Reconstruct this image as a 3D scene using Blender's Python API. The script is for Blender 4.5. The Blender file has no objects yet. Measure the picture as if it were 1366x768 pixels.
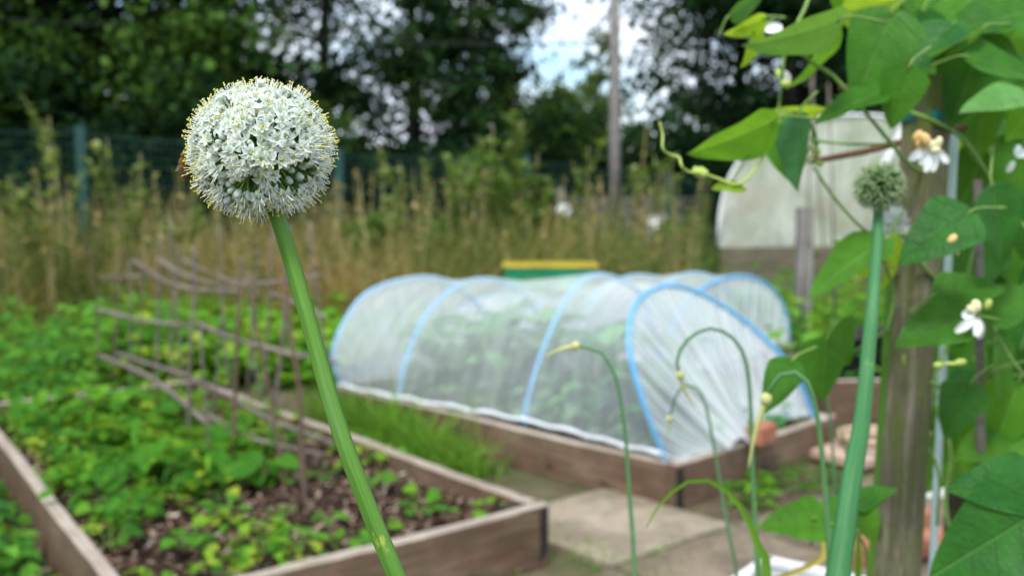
import bpy, math, random
import numpy as np
from mathutils import Matrix, Vector, Quaternion

sc = bpy.context.scene
col = sc.collection
rng = np.random.default_rng(7)
random.seed(7)
R = math.radians
PI = math.pi

# ------------------------------------------------------------------ camera model (photo pixels 1366x768)
F_, YH, H = 1400.0, 245.0, 1.2
CX, CY = 683.0, 384.0
PITCH = math.atan((CY - YH) / F_)
fwd = np.array([0, math.cos(PITCH), -math.sin(PITCH)])
upv = np.array([0, math.sin(PITCH), math.cos(PITCH)])
rtv = np.array([1.0, 0, 0])
CAM = np.array([0, 0, H])


def ray(x, y):
    return fwd + rtv * (x - CX) / F_ - upv * (y - CY) / F_


def PZ(x, y, z):
    r = ray(x, y)
    return CAM + r * ((z - H) / r[2])


def PD(x, y, d):
    r = ray(x, y)
    return CAM + r * (d / r[1])


def nrm(v):
    v = np.asarray(v, float)
    return v / (np.linalg.norm(v) + 1e-12)


# ------------------------------------------------------------------ object helpers
WM = {}


def tag(o, label=None, cat=None, group=None, kind=None):
    if label: o['label'] = label
    if cat: o['category'] = cat
    if group: o['group'] = group
    if kind: o['kind'] = kind
    return o


def thing(name, loc, label, cat, group=None, rz=0.0):
    o = bpy.data.objects.new(name, None)
    o.empty_display_size = 0.1
    col.objects.link(o)
    m = Matrix.Translation(Vector([float(c) for c in loc])) @ Matrix.Rotation(rz, 4, 'Z')
    o.matrix_world = m
    WM[o.name] = m
    return tag(o, label, cat, group)


def mesh_data(name, V, F, mats, fm=None, v=None, uv=None, smooth=False):
    me = bpy.data.meshes.new(name)
    V = np.asarray(V, np.float32).reshape(-1, 3)
    if isinstance(F, np.ndarray) and F.ndim == 2:
        n, k = F.shape
        me.vertices.add(len(V)); me.vertices.foreach_set('co', V.ravel())
        me.loops.add(n * k); me.loops.foreach_set('vertex_index', F.astype(np.int32).ravel())
        me.polygons.add(n)
        me.polygons.foreach_set('loop_start', np.arange(0, n * k, k, dtype=np.int32))
        me.polygons.foreach_set('loop_total', np.full(n, k, np.int32))
        me.update(calc_edges=True)
    else:
        me.from_pydata([tuple(map(float, p)) for p in V], [], [tuple(int(i) for i in f) for f in F])
        me.update()
    for m in mats: me.materials.append(m)
    if fm is not None:
        me.polygons.foreach_set('material_index', np.asarray(fm, np.int32))
    if v is not None:
        a = me.attributes.new('v', 'FLOAT', 'POINT'); a.data.foreach_set('value', np.asarray(v, np.float32))
    if uv is not None:
        a = me.attributes.new('luv', 'FLOAT_VECTOR', 'POINT'); a.data.foreach_set('vector', np.asarray(uv, np.float32).ravel())
    if smooth:
        me.polygons.foreach_set('use_smooth', np.ones(len(me.polygons), bool))
    me.validate()
    return me


def place(name, me, parent=None, frame=None):
    o = bpy.data.objects.new(name, me)
    col.objects.link(o)
    frame = frame or Matrix.Identity(4)
    if parent is not None:
        o.parent = parent
        o.matrix_parent_inverse = Matrix.Identity(4)
        o.matrix_local = WM[parent.name].inverted() @ frame
    else:
        o.matrix_world = frame
    WM[o.name] = frame
    return o


def mk(name, V, F, mat, parent=None, frame=None, recenter=True, **kw):
    """V in world coords (or in `frame` coords when frame is given)"""
    mats = mat if isinstance(mat, (list, tuple)) else [mat]
    V = np.asarray(V, float).reshape(-1, 3)
    if frame is None and recenter and len(V):
        lo, hi = V.min(0), V.max(0)
        c = np.array([(lo[0] + hi[0]) / 2, (lo[1] + hi[1]) / 2, lo[2]])
        V = V - c
        frame = Matrix.Translation(Vector(c.tolist()))
    return place(name, mesh_data(name, V, F, mats, **kw), parent, frame)


class MB:
    def __init__(s):
        s.V = []; s.F = []; s.m = []; s.v = []; s.n = 0

    def add(s, V, F, m=0, v=0.5):
        V = np.asarray(V, float).reshape(-1, 3)
        s.V.append(V)
        s.F += [tuple(int(i) + s.n for i in f) for f in F]
        s.m += [m] * len(F)
        s.v.append(np.full(len(V), v) if np.isscalar(v) else np.asarray(v))
        s.n += len(V)
        return s

    def box(s, c, d, m=0, rot=None, v=0.5):
        d = np.array(d) / 2.0
        P = np.array([[x, y, z] for x in (-1, 1) for y in (-1, 1) for z in (-1, 1)]) * d
        if rot is not None: P = P @ np.asarray(rot).T
        P = P + np.array(c)
        F = [(0, 1, 3, 2), (4, 6, 7, 5), (0, 4, 5, 1), (2, 3, 7, 6), (0, 2, 6, 4), (1, 5, 7, 3)]
        return s.add(P, F, m, v)

    def tube(s, pts, rad, n=8, m=0, cap=True, v=0.5):
        V, F = tube(pts, rad, n, cap)
        return s.add(V, F, m, v)

    def build(s, name, mat, parent=None, **kw):
        return mk(name, np.concatenate(s.V), s.F, mat, parent, fm=s.m, v=np.concatenate(s.v), **kw)


def tube(pts, rad, n=8, cap=True):
    pts = np.asarray(pts, float)
    k = len(pts)
    rad = np.full(k, rad) if np.isscalar(rad) else np.interp(np.linspace(0, 1, k), np.linspace(0, 1, len(rad)), rad)
    T = np.gradient(pts, axis=0)
    T /= (np.linalg.norm(T, axis=1)[:, None] + 1e-12)
    a = np.array([0, 0, 1.0]) if abs(T[0][2]) < 0.9 else np.array([1.0, 0, 0])
    u = nrm(np.cross(T[0], a))
    V = []
    ang = np.linspace(0, 2 * PI, n, endpoint=False)
    for i in range(k):
        u = nrm(u - T[i] * (u @ T[i]))
        w = np.cross(T[i], u)
        V.append(pts[i] + rad[i] * (np.cos(ang)[:, None] * u + np.sin(ang)[:, None] * w))
    V = np.concatenate(V)
    F = []
    for i in range(k - 1):
        for j in range(n):
            a_, b_ = i * n + j, i * n + (j + 1) % n
            F.append((a_, b_, b_ + n, a_ + n))
    if cap:
        F.append(tuple(range(n))[::-1]); F.append(tuple(range((k - 1) * n, k * n)))
    return V, F


def spline(ctrl, n=24):
    """Catmull-Rom through control points"""
    P = np.asarray(ctrl, float)
    if len(P) == 2: return np.linspace(P[0], P[1], n)
    Q = np.vstack([2 * P[0] - P[1], P, 2 * P[-1] - P[-2]])
    seg = len(P) - 1
    out = []
    for t in np.linspace(0, seg - 1e-9, n):
        i = int(t); u = t - i
        a, b, c, d = Q[i], Q[i + 1], Q[i + 2], Q[i + 3]
        out.append(0.5 * ((2 * b) + (-a + c) * u + (2 * a - 5 * b + 4 * c - d) * u * u + (-a + 3 * b - 3 * c + d) * u ** 3))
    out = np.array(out)
    L = np.r_[0, np.cumsum(np.linalg.norm(np.diff(out, axis=0), axis=1))]
    s = np.linspace(0, L[-1], n)
    return np.stack([np.interp(s, L, out[:, k]) for k in range(out.shape[1])], 1)


def tuv(pts, n):
    pts = np.asarray(pts, float); L = np.r_[0, np.cumsum(np.linalg.norm(np.diff(pts, axis=0), axis=1))]
    a = np.linspace(0, 2 * PI, n, endpoint=False); k = len(pts)
    return np.stack([np.tile(np.cos(a), k), np.tile(np.sin(a), k), np.repeat(L, n)], 1)


# bulk instancing of one template mesh
def inst(T, TF, M, P, tone=None):
    k = len(T); n = len(P)
    V = np.einsum('nij,kj->nki', M, T) + P[:, None, :]
    F = (TF[None] + (np.arange(n) * k)[:, None, None]).reshape(-1, TF.shape[1])
    v = None if tone is None else np.repeat(tone, k)
    return V.reshape(-1, 3), F, v


def frames(xdir, nor, scale):
    x = xdir / (np.linalg.norm(xdir, axis=1)[:, None] + 1e-9)
    y = np.cross(nor, x); y /= (np.linalg.norm(y, axis=1)[:, None] + 1e-9)
    z = np.cross(x, y)
    sc_ = np.asarray(scale)
    if sc_.ndim == 1: sc_ = sc_[:, None].repeat(3, 1)
    return np.stack([x * sc_[:, :1], y * sc_[:, 1:2], z * sc_[:, 2:3]], axis=2)


def grid_faces(nu, nv):
    i, j = np.meshgrid(np.arange(nu - 1), np.arange(nv - 1), indexing='ij')
    a = (i * nv + j).ravel()
    return np.stack([a, a + nv, a + nv + 1, a + 1], 1)


def leaf_template(rows=4, w=0.42, curl=0.25, fold=0.25, sharp=0.9, wave=0.0):
    ts = np.linspace(0, 1, rows + 1)
    V = []
    for t in ts:
        hw = w * (t ** 0.55) * (max(1 - t, 0) ** sharp) * 1.9
        if t == 0: hw = 0.03 * w
        hw = max(hw, 0.012 * w)
        for s in (-1, 0, 1):
            V.append((t, s * hw, -curl * t * t + fold * abs(s) * hw + wave * s * math.sin(t * 9)))
    return np.array(V), grid_faces(rows + 1, 3)


def blade_template(seg=4, w=1.0, bend=0.4):
    V = []
    for t in np.linspace(0, 1, seg + 1):
        hw = w * 0.5 * (1 - t ** 2.2) + 0.02 * w
        V.append((bend * t * t, -hw, t * (1 - 0.25 * bend * t))); V.append((bend * t * t, hw, t * (1 - 0.25 * bend * t)))
    return np.array(V), grid_faces(seg + 1, 2)


LEAF, LEAF_F = leaf_template(3)
LEAFR, LEAFR_F = leaf_template(4, w=0.52, curl=0.3, fold=0.3, sharp=0.55)
LEAFN, LEAFN_F = leaf_template(3, w=0.16, curl=0.5, fold=0.4)
QUAD = np.array([(0, -.01, 0), (.45, -.33, .06), (1, 0, -.1), (.5, .33, .06)]); QUAD_F = np.array([[0, 1, 2, 3]])


# ------------------------------------------------------------------ materials
class NT:
    def __init__(s, name):
        s.mat = bpy.data.materials.new(name); s.mat.use_nodes = True
        s.t = s.mat.node_tree; s.t.nodes.clear()
        s.out = s.n('ShaderNodeOutputMaterial')

    def n(s, typ, **kw):
        nd = s.t.nodes.new(typ)
        for k, v in kw.items():
            if k.startswith('i_'):
                nd.inputs[k[2:].replace('_', ' ')].default_value = v
            else:
                setattr(nd, k, v)
        return nd

    def l(s, a, b): s.t.links.new(a, b)

    def ramp(s, fac, stops):
        r = s.n('ShaderNodeValToRGB')
        e = r.color_ramp.elements
        while len(e) < len(stops): e.new(0.5)
        for k, (p, c) in enumerate(stops):
            e[k].position = p; e[k].color = (*c, 1)
        s.l(fac, r.inputs['Fac']); return r.outputs['Color']

    def noise(s, scale, vec=None, detail=4, rough=0.6):
        nd = s.n('ShaderNodeTexNoise'); nd.inputs['Scale'].default_value = scale
        nd.inputs['Detail'].default_value = detail; nd.inputs['Roughness'].default_value = rough
        if vec is not None: s.l(vec, nd.inputs['Vector'])
        return nd.outputs['Fac']

    def mapping(s, src, scale=(1, 1, 1)):
        m = s.n('ShaderNodeMapping'); m.inputs['Scale'].default_value = scale
        s.l(src, m.inputs['Vector']); return m.outputs['Vector']

    def mix(s, fac, a, b, mode='MIX'):
        m = s.n('ShaderNodeMix', data_type='RGBA', blend_type=mode)
        for sock, val in ((m.inputs['Factor'], fac), (m.inputs['A'], a), (m.inputs['B'], b)):
            if sock.type == 'VALUE' or True:
                pass
        fi = m.inputs[0]; ai = m.inputs[6]; bi = m.inputs[7]
        for sock, val in ((fi, fac), (ai, a), (bi, b)):
            if isinstance(val, bpy.types.NodeSocket): s.l(val, sock)
            elif isinstance(val, (tuple, list)): sock.default_value = (*val, 1)
            else: sock.default_value = val
        return m.outputs[2]

    def math(s, op, a, b=0.5, clamp=False):
        m = s.n('ShaderNodeMath', operation=op, use_clamp=clamp)
        for sock, val in ((m.inputs[0], a), (m.inputs[1], b)):
            if isinstance(val, bpy.types.NodeSocket): s.l(val, sock)
            else: sock.default_value = val
        return m.outputs[0]

    def bump(s, h, strength=0.4, dist=0.01):
        b = s.n('ShaderNodeBump'); b.inputs['Strength'].default_value = strength
        b.inputs['Distance'].default_value = dist
        s.l(h, b.inputs['Height']); return b.outputs['Normal']

    def pbsdf(s, colr, rough=0.7, normal=None, spec=0.3, metal=0.0):
        p = s.n('ShaderNodeBsdfPrincipled')
        if isinstance(colr, bpy.types.NodeSocket): s.l(colr, p.inputs['Base Color'])
        else: p.inputs['Base Color'].default_value = (*colr, 1)
        if isinstance(rough, bpy.types.NodeSocket): s.l(rough, p.inputs['Roughness'])
        else: p.inputs['Roughness'].default_value = rough
        p.inputs['Specular IOR Level'].default_value = spec
        p.inputs['Metallic'].default_value = metal
        if normal is not None: s.l(normal, p.inputs['Normal'])
        return p.outputs[0]

    def done(s, shader):
        s.l(shader, s.out.inputs['Surface']); return s.mat


def simple(name, c1, c2=None, scale=20, rough=0.7, bump=0.2, spec=0.3, metal=0, stretch=(1, 1, 1), bd=0.004):
    t = NT(name)
    tc = t.n('ShaderNodeTexCoord')
    vec = t.mapping(tc.outputs['Object'], stretch)
    n1 = t.noise(scale, vec)
    n2 = t.noise(scale * 6, vec)
    c2 = c2 or tuple(min(1, x * 1.35) for x in c1)
    c = t.ramp(n1, [(0.3, c1), (0.7, c2)])
    return t.done(t.pbsdf(c, rough, t.bump(n2, bump, bd), spec, metal))


def leafmat(name, stops, trans=0.4, tcol=(0.35, 0.5, 0.04), rough=0.55, spec=0.09, nscale=30):
    """foliage: tone attribute v spread over the ramp, translucent"""
    t = NT(name)
    at = t.n('ShaderNodeAttribute', attribute_name='v')
    tc = t.n('ShaderNodeTexCoord')
    nz = t.noise(nscale, tc.outputs['Object'], 2)
    f = t.math('ADD', at.outputs['Fac'], t.math('MULTIPLY', t.math('SUBTRACT', nz, 0.5), 0.35), clamp=True)
    c = t.ramp(f, stops)
    pb = t.pbsdf(c, rough, t.bump(nz, 0.25, 0.003), spec)
    tr = t.n('ShaderNodeBsdfTranslucent')
    t.l(t.mix(0.55, c, tcol), tr.inputs['Color'])
    m = t.n('ShaderNodeMixShader'); m.inputs[0].default_value = trans
    t.l(pb, m.inputs[1]); t.l(tr.outputs[0], m.inputs[2])
    return t.done(m.outputs[0])


def veinleaf(name, dark, light, vein, trans=0.35, tcol=(0.3, 0.55, 0.03), rough=0.42, spots=0.0):
    """large leaf with midrib and side veins in luv coords (x along, y across)"""
    t = NT(name)
    at = t.n('ShaderNodeAttribute', attribute_name='luv')
    sx = t.n('ShaderNodeSeparateXYZ'); t.l(at.outputs['Vector'], sx.inputs[0])
    x, y = sx.outputs[0], sx.outputs[1]
    ay = t.math('ABSOLUTE', y)
    tc = t.n('ShaderNodeTexCoord')
    nz = t.noise(45, tc.outputs['Object'], 3)
    nb = t.noise(14, tc.outputs['Object'], 2)
    # side veins: stripes along x - 0.75|y|
    ph = t.math('SUBTRACT', x, t.math('MULTIPLY', ay, 0.62))
    st = t.math('ABSOLUTE', t.math('SINE', t.math('MULTIPLY', ph, 15.0)))
    side = t.math('SUBTRACT', 1.0, t.math('MULTIPLY', st, 9.0), clamp=True)
    mid = t.math('SUBTRACT', 1.0, t.math('MULTIPLY', ay, 42.0), clamp=True)
    vn = t.math('MAXIMUM', t.math('MULTIPLY', side, 0.55), mid)
    base = t.ramp(t.math('ADD', t.math('MULTIPLY', nz, 0.45), t.math('MULTIPLY', nb, 0.6)), [(0.3, dark), (0.75, light)])
    c = t.mix(t.math('MULTIPLY', vn, 0.75), base, vein)
    if spots:
        sp = t.math('GREATER_THAN', t.noise(60, tc.outputs['Object'], 1), 0.72)
        c = t.mix(t.math('MULTIPLY', sp, spots), c, (0.28, 0.22, 0.05))
    h = t.math('SUBTRACT', t.math('MULTIPLY', nz, 0.3), t.math('MULTIPLY', vn, 0.6))
    vo = t.n('ShaderNodeTexVoronoi'); vo.feature = 'DISTANCE_TO_EDGE'; vo.inputs['Scale'].default_value = 130; t.l(tc.outputs['Object'], vo.inputs['Vector'])
    h = t.math('ADD', h, t.math('MULTIPLY', t.math('MINIMUM', vo.outputs['Distance'], .25), .35))
    nr = t.bump(h, 0.8, 0.004)
    blot = t.ramp(t.noise(22, tc.outputs['Object'], 5, .7), [(0.40, (1, 1, 1)), (0.56, (0, 0, 0))])
    c = t.mix(t.math('MULTIPLY', blot, .30), c, tuple(q * .55 for q in dark))
    pb = t.pbsdf(c, t.math('ADD', .32, t.math('MULTIPLY', nb, .35)), nr, 0.2)
    tr = t.n('ShaderNodeBsdfTranslucent')
    t.l(t.mix(0.6, c, tcol), tr.inputs['Color']); t.l(nr, tr.inputs['Normal'])
    m = t.n('ShaderNodeMixShader'); m.inputs[0].default_value = trans
    t.l(pb, m.inputs[1]); t.l(tr.outputs[0], m.inputs[2])
    return t.done(m.outputs[0])


def woodmat(name, dark, mid, light, moss=None, mossamt=0.0, scale=1.0):
    """weathered timber, grain along local x"""
    t = NT(name)
    tc = t.n('ShaderNodeTexCoord')
    v = t.mapping(tc.outputs['Object'], (1.5 * scale, 30 * scale, 30 * scale))
    g = t.noise(2.0, v, 6, 0.7)
    big = t.noise(4 * scale, tc.outputs['Object'], 3)
    f = t.math('ADD', t.math('MULTIPLY', g, 0.65), t.math('MULTIPLY', big, 0.4))
    c = t.ramp(f, [(0.35, dark), (0.52, mid), (0.72, light)])
    v2 = t.mapping(tc.outputs['Object'], (2 * scale, 60 * scale, 60 * scale))
    cr = t.noise(3.0, v2, 3)
    crack = t.math('LESS_THAN', cr, 0.34)
    c = t.mix(t.math('MULTIPLY', crack, 0.7), c, tuple(x * 0.3 for x in dark))
    if moss:
        mm = t.noise(7 * scale, t.mapping(tc.outputs['Object'], (1, 2.5, 2.5)), 5, 0.7)
        mf = t.ramp(mm, [(0.45, (0, 0, 0)), (0.62, (1, 1, 1))])
        c = t.mix(t.math('MULTIPLY', mf, mossamt), c, moss)
    kn = t.noise(5.5 * scale, t.mapping(tc.outputs['Object'], (1, 2.2, 2.2)), 1)
    c = t.mix(t.math('MULTIPLY', t.ramp(kn, [(0.70, (0, 0, 0)), (0.76, (1, 1, 1))]), .75), c, tuple(x * 0.45 for x in dark))
    st = t.noise(3.2 * scale, tc.outputs['Object'], 6, .75)
    c = t.mix(t.math('MULTIPLY', t.ramp(st, [(0.42, (1, 1, 1)), (0.55, (0, 0, 0))]), .35), c, dark)
    h = t.math('SUBTRACT', g, t.math('MULTIPLY', crack, 0.8))
    return t.done(t.pbsdf(c, 0.85, t.bump(h, 0.7, 0.004), 0.2))


M = {}
M['leaf_far'] = leafmat('foliage_far', [(0, (.006, .024, .012)), (0.5, (.020, .058, .018)), (1, (.080, .165, .024))], 0.25, (.10, .16, .02), rough=0.6, spec=0.06, nscale=1.2)
M['leaf_far2'] = leafmat('foliage_far_yellow', [(0, (.018, .04, .012)), (0.5, (.05, .09, .022)), (1, (.12, .16, .04))], 0.4, rough=0.6, spec=0.2, nscale=1.2)
M['bark_far'] = simple('bark_far', (.03, .025, .02), (.07, .06, .05), 8, 0.9, 0.5)
M['grass'] = leafmat('grass_blades', [(0, (.025, .085, .010)), (0.3, (.08, .16, .02)), (0.5, (.22, .23, .05)), (0.75, (.46, .32, .11)), (0.9, (.55, .42, .22)), (1, (.36, .15, .05))], 0.35, (.4, .4, .1), rough=0.6, spec=0.25, nscale=1.5)
M['grass_green'] = leafmat('grass_green', [(0, (.04, .15, .012)), (0.6, (.12, .30, .025)), (1, (.32, .42, .08))], 0.4, rough=0.45)
M['weed'] = leafmat('weed_leaf', [(0, (.02, .10, .012)), (0.45, (.075, .25, .018)), (0.8, (.16, .37, .022)), (1, (.34, .42, .04))], 0.4, rough=0.5)
M['nettle'] = leafmat('nettle_leaf', [(0, (.02, .09, .015)), (0.6, (.05, .20, .02)), (1, (.13, .32, .03))], 0.3, rough=0.5)
M['brassica'] = leafmat('brassica_leaf', [(0, (.02, .13, .03)), (0.5, (.06, .25, .07)), (1, (.22, .46, .18))], 0.35, rough=0.5)
M['stalk'] = simple('dry_stalk', (.20, .19, .07), (.34, .27, .12), 12, 0.7, 0.2)
M['stalk_leaf'] = leafmat('stalk_leaf', [(0, (.06, .15, .03)), (0.6, (.15, .25, .06)), (1, (.38, .40, .15))], 0.35, rough=0.6)
M['twig'] = woodmat('hazel_twig', (.085, .065, .05), (.18, .145, .12), (.31, .27, .23))
M['twig_brown'] = woodmat('hazel_twig_brown', (.07, .045, .03), (.15, .10, .07), (.26, .19, .14))
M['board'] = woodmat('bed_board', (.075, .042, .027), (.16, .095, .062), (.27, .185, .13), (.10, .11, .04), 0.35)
M['board_top'] = woodmat('bed_board_top_pale', (.21, .16, .12), (.38, .315, .25), (.52, .46, .39), (.2, .2, .12), 0.15)  # paler wood tone for the top faces of the boards
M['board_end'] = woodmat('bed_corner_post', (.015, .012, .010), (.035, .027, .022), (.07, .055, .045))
M['post'] = woodmat('trellis_post', (.07, .062, .035), (.17, .15, .09), (.38, .34, .25), (.12, .15, .03), 0.9, 2.0)
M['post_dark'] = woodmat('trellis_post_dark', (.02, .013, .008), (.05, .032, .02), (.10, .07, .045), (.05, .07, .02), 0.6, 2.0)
M['greywood'] = woodmat('grey_wood', (.12, .11, .10), (.24, .22, .20), (.36, .33, .30))
M['sleeper'] = woodmat('sleeper_wood', (.09, .07, .05), (.17, .14, .10), (.26, .22, .16), (.09, .12, .04), .4)
M['fence'] = simple('fence_green', (.002, .032, .026), (.004, .05, .038), 8, 0.4, 0.05, 0.5)
M['fence_post'] = simple('fence_post_green', (.003, .042, .034), (.006, .06, .046), 8, 0.4, 0.05, 0.5)
M['hoop'] = simple('hoop_pipe', (.07, .37, .68), (.14, .46, .76), 6, 0.35, 0.05, 0.5)
M['greenbox'] = simple('green_plastic', (.006, .16, .07), (.012, .22, .10), 6, 0.4, 0.05, 0.5)
M['yellow'] = simple('yellow_plastic', (.42, .30, .02), (.62, .46, .04), 14, 0.4, 0.05, 0.5)
M['orange'] = simple('yellow_sack', (.75, .42, .06), (.85, .55, .12), 6, 0.7, 0.2)
M['white'] = simple('white_plastic', (.72, .72, .70), (.82, .82, .80), 12, 0.5, 0.1)
M['wire'] = simple('black_cable', (.02, .02, .02), (.03, .03, .03), 5, 0.6, 0.0)
M['brick'] = simple('brick_red', (.30, .10, .055), (.45, .19, .11), 25, 0.9, 0.5)
M['tealpipe'] = simple('teal_pipe', (.36, .50, .46), (.55, .66, .62), 9, 0.35, 0.05, 0.5)
M['hose'] = simple('tan_hose', (.42, .30, .20), (.52, .38, .26), 9, 0.5, 0.05)
M['pink'] = simple('pink_slab', (.42, .29, .22), (.52, .38, .30), 14, 0.9, 0.3)
M['tie'] = simple('green_tie', (.01, .10, .09), (.015, .14, .12), 9, 0.5, 0.1)
M['bee'] = simple('bee_fur', (.05, .025, .008), (.28, .14, .03), 260, 0.9, 0.6)
M['vine'] = simple('vine_stem', (.12, .22, .04), (.20, .32, .07), 60, 0.5, 0.1)
M['cane'] = woodmat('cane', (.08, .04, .02), (.16, .09, .05), (.27, .17, .10))
M['tendril'] = simple('tendril', (.32, .42, .08), (.42, .50, .12), 60, 0.5, 0.1)

M['lv_mid'] = veinleaf('bean_leaf_mid', (.025, .135, .010), (.055, .215, .016), (.16, .34, .08), 0.4)
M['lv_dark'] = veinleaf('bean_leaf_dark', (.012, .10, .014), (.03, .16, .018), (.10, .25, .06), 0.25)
M['lv_bright'] = veinleaf('bean_leaf_bright', (.055, .22, .014), (.10, .31, .026), (.22, .45, .09), 0.5, (.35, .65, .03))
M['lv_yellow'] = veinleaf('bean_leaf_yellow_backlit', (.26, .46, .02), (.36, .56, .04), (.45, .6, .12), 0.6, (.6, .8, .04))  # backlit glow painted into the yellow leaf colour
M['lv_pale'] = veinleaf('bean_leaf_underside', (.10, .30, .06), (.17, .39, .10), (.28, .45, .22), 0.35)
M['lv_blue'] = veinleaf('bean_leaf_bluish', (.03, .15, .045), (.055, .21, .065), (.15, .30, .15), 0.25)


def concrete(name, a, b, moss):
    t = NT(name)
    tc = t.n('ShaderNodeTexCoord'); o = tc.outputs['Object']
    n1 = t.noise(3.0, o, 6, 0.7); n2 = t.noise(60, o, 4); n3 = t.noise(1.7, o, 5, 0.65)
    c = t.ramp(t.math('ADD', t.math('MULTIPLY', n1, 0.6), t.math('MULTIPLY', n2, 0.4)), [(0.35, a), (0.65, b)])
    mf = t.ramp(n3, [(0.48, (0, 0, 0)), (0.62, (1, 1, 1))])
    c = t.mix(t.math('MULTIPLY', mf, moss), c, (.12, .13, .05))
    d4 = t.ramp(t.noise(5.5, o, 6, .75), [(0.44, (1, 1, 1)), (0.56, (0, 0, 0))])
    c = t.mix(t.math('MULTIPLY', d4, .5), c, tuple(q * .5 for q in a))
    return t.done(t.pbsdf(c, 0.9, t.bump(n2, 0.5, 0.004), 0.2))


M['slab'] = concrete('slab_concrete', (.14, .105, .07), (.27, .215, .15), 0.7)
M['slab_dark'] = concrete('slab_concrete_dark', (.125, .095, .068), (.21, .165, .12), 0.6)
M['slab_light'] = concrete('slab_concrete_light', (.25, .20, .14), (.39, .325, .24), 0.45)


def groundmat():
    t = NT('earth_ground')
    tc = t.n('ShaderNodeTexCoord'); o = tc.outputs['Object']
    n1 = t.noise(0.9, o, 6, 0.7); n2 = t.noise(40, o, 5, 0.7); n3 = t.noise(5, o, 5, 0.7)
    c = t.ramp(n3, [(0.3, (.055, .040, .026)), (0.55, (.13, .10, .065)), (0.75, (.20, .155, .105))])
    g = t.ramp(n1, [(0.45, (0, 0, 0)), (0.6, (1, 1, 1))])
    c = t.mix(t.math('MULTIPLY', g, 0.7), c, (.075, .10, .03))
    return t.done(t.pbsdf(c, 0.95, t.bump(n2, 0.8, 0.01), 0.1))


def soilmat():
    t = NT('mulch_soil')
    tc = t.n('ShaderNodeTexCoord'); o = tc.outputs['Object']
    n1 = t.noise(14, o, 6, 0.75); n2 = t.noise(90, o, 4, 0.7)
    c = t.ramp(t.math('ADD', t.math('MULTIPLY', n1, .5), t.math('MULTIPLY', n2, .5)), [(0.38, (.012, .008, .006)), (0.52, (.045, .028, .018)), (0.68, (.15, .10, .07))])
    return t.done(t.pbsdf(c, 0.95, t.bump(n2, 1.0, 0.012), 0.1))


M['ground'] = groundmat(); M['soil'] = soilmat()
M['chips'] = leafmat('bark_chips', [(0, (.03, .018, .012)), (0.5, (.15, .09, .06)), (0.85, (.36, .25, .18)), (1, (.58, .48, .40))], 0.0, rough=0.9, spec=0.1)


def netmat(name, opac, tint=(.78, .84, .86), stripes=False):
    t = NT(name)
    at = t.n('ShaderNodeAttribute', attribute_name='luv')
    tc = t.n('ShaderNodeTexCoord')
    if stripes:
        sx = t.n('ShaderNodeSeparateXYZ'); t.l(at.outputs['Vector'], sx.inputs[0])
        mp = t.mapping(at.outputs['Vector'], (105, .7, 1)); nz = t.noise(1.0, mp, 3, 0.7)
        f = t.n('ShaderNodeMapRange'); t.l(nz, f.inputs[0])
        f.inputs[1].default_value = 0.38; f.inputs[2].default_value = 0.62
        f.inputs[3].default_value = opac - 0.30; f.inputs[4].default_value = min(1, opac + 0.32)
        fac = f.outputs[0]
        # bunched cloth towards the knot is denser
        fac = t.math('ADD', fac, t.math('MULTIPLY', t.math('POWER', sx.outputs[1], 3.0), 0.5), clamp=True)
    else:
        mp = t.mapping(at.outputs['Vector'], (7, 3, 1)); nz = t.noise(1.3, mp, 6, 0.75)
        f = t.n('ShaderNodeMapRange'); t.l(nz, f.inputs[0])
        f.inputs[1].default_value = 0.3; f.inputs[2].default_value = 0.7
        f.inputs[3].default_value = opac - 0.13; f.inputs[4].default_value = opac + 0.16
        fac = f.outputs[0]
    d = t.n('ShaderNodeBsdfDiffuse'); d.inputs['Color'].default_value = (*tint, 1)
    tl = t.n('ShaderNodeBsdfTranslucent'); tl.inputs['Color'].default_value = (*tint, 1)
    m = t.n('ShaderNodeMixShader'); m.inputs[0].default_value = 0.5
    t.l(d.outputs[0], m.inputs[1]); t.l(tl.outputs[0], m.inputs[2])
    tr = t.n('ShaderNodeBsdfTransparent')
    m2 = t.n('ShaderNodeMixShader'); t.l(fac, m2.inputs[0])
    t.l(tr.outputs[0], m2.inputs[1]); t.l(m.outputs[0], m2.inputs[2])
    return t.done(m2.outputs[0])


M['net'] = netmat('insect_net', 0.34, (.93, .97, .97))
M['net_cap'] = netmat('insect_net_pleated', 0.56, (.90, .94, .95), stripes=True)


M['hem'] = simple('net_hem_cloth', (.66, .70, .70), (.80, .83, .83), 40, .8, .5)


def polymat():
    t = NT('tunnel_plastic')
    tc = t.n('ShaderNodeTexCoord'); o = tc.outputs['Object']
    n1 = t.noise(1.3, t.mapping(o, (2.5, 2.5, 1)), 5, 0.65); n2 = t.noise(0.9, t.mapping(o, (1, 1, 2.5)), 3)
    c = t.ramp(n1, [(0.35, (.44, .50, .34)), (0.62, (.74, .75, .64))])
    sx = t.n('ShaderNodeSeparateXYZ'); t.l(o, sx.inputs[0])
    low = t.math('SUBTRACT', 1.0, t.math('MULTIPLY', sx.outputs[2], 1.3), clamp=True)  # algae stain near the sill
    st = t.ramp(n2, [(0.45, (0, 0, 0)), (0.6, (1, 1, 1))])
    c = t.mix(t.math('MULTIPLY', t.math('MULTIPLY', st, low), 0.75), c, (.42, .25, .15))
    pb = t.pbsdf(c, 0.35, t.bump(n1, 0.8, 0.08), 0.4)
    tl = t.n('ShaderNodeBsdfTranslucent'); t.l(c, tl.inputs['Color'])
    m = t.n('ShaderNodeMixShader'); m.inputs[0].default_value = 0.4
    t.l(pb, m.inputs[1]); t.l(tl.outputs[0], m.inputs[2])
    return t.done(m.outputs[0])


M['poly'] = polymat()

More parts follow.
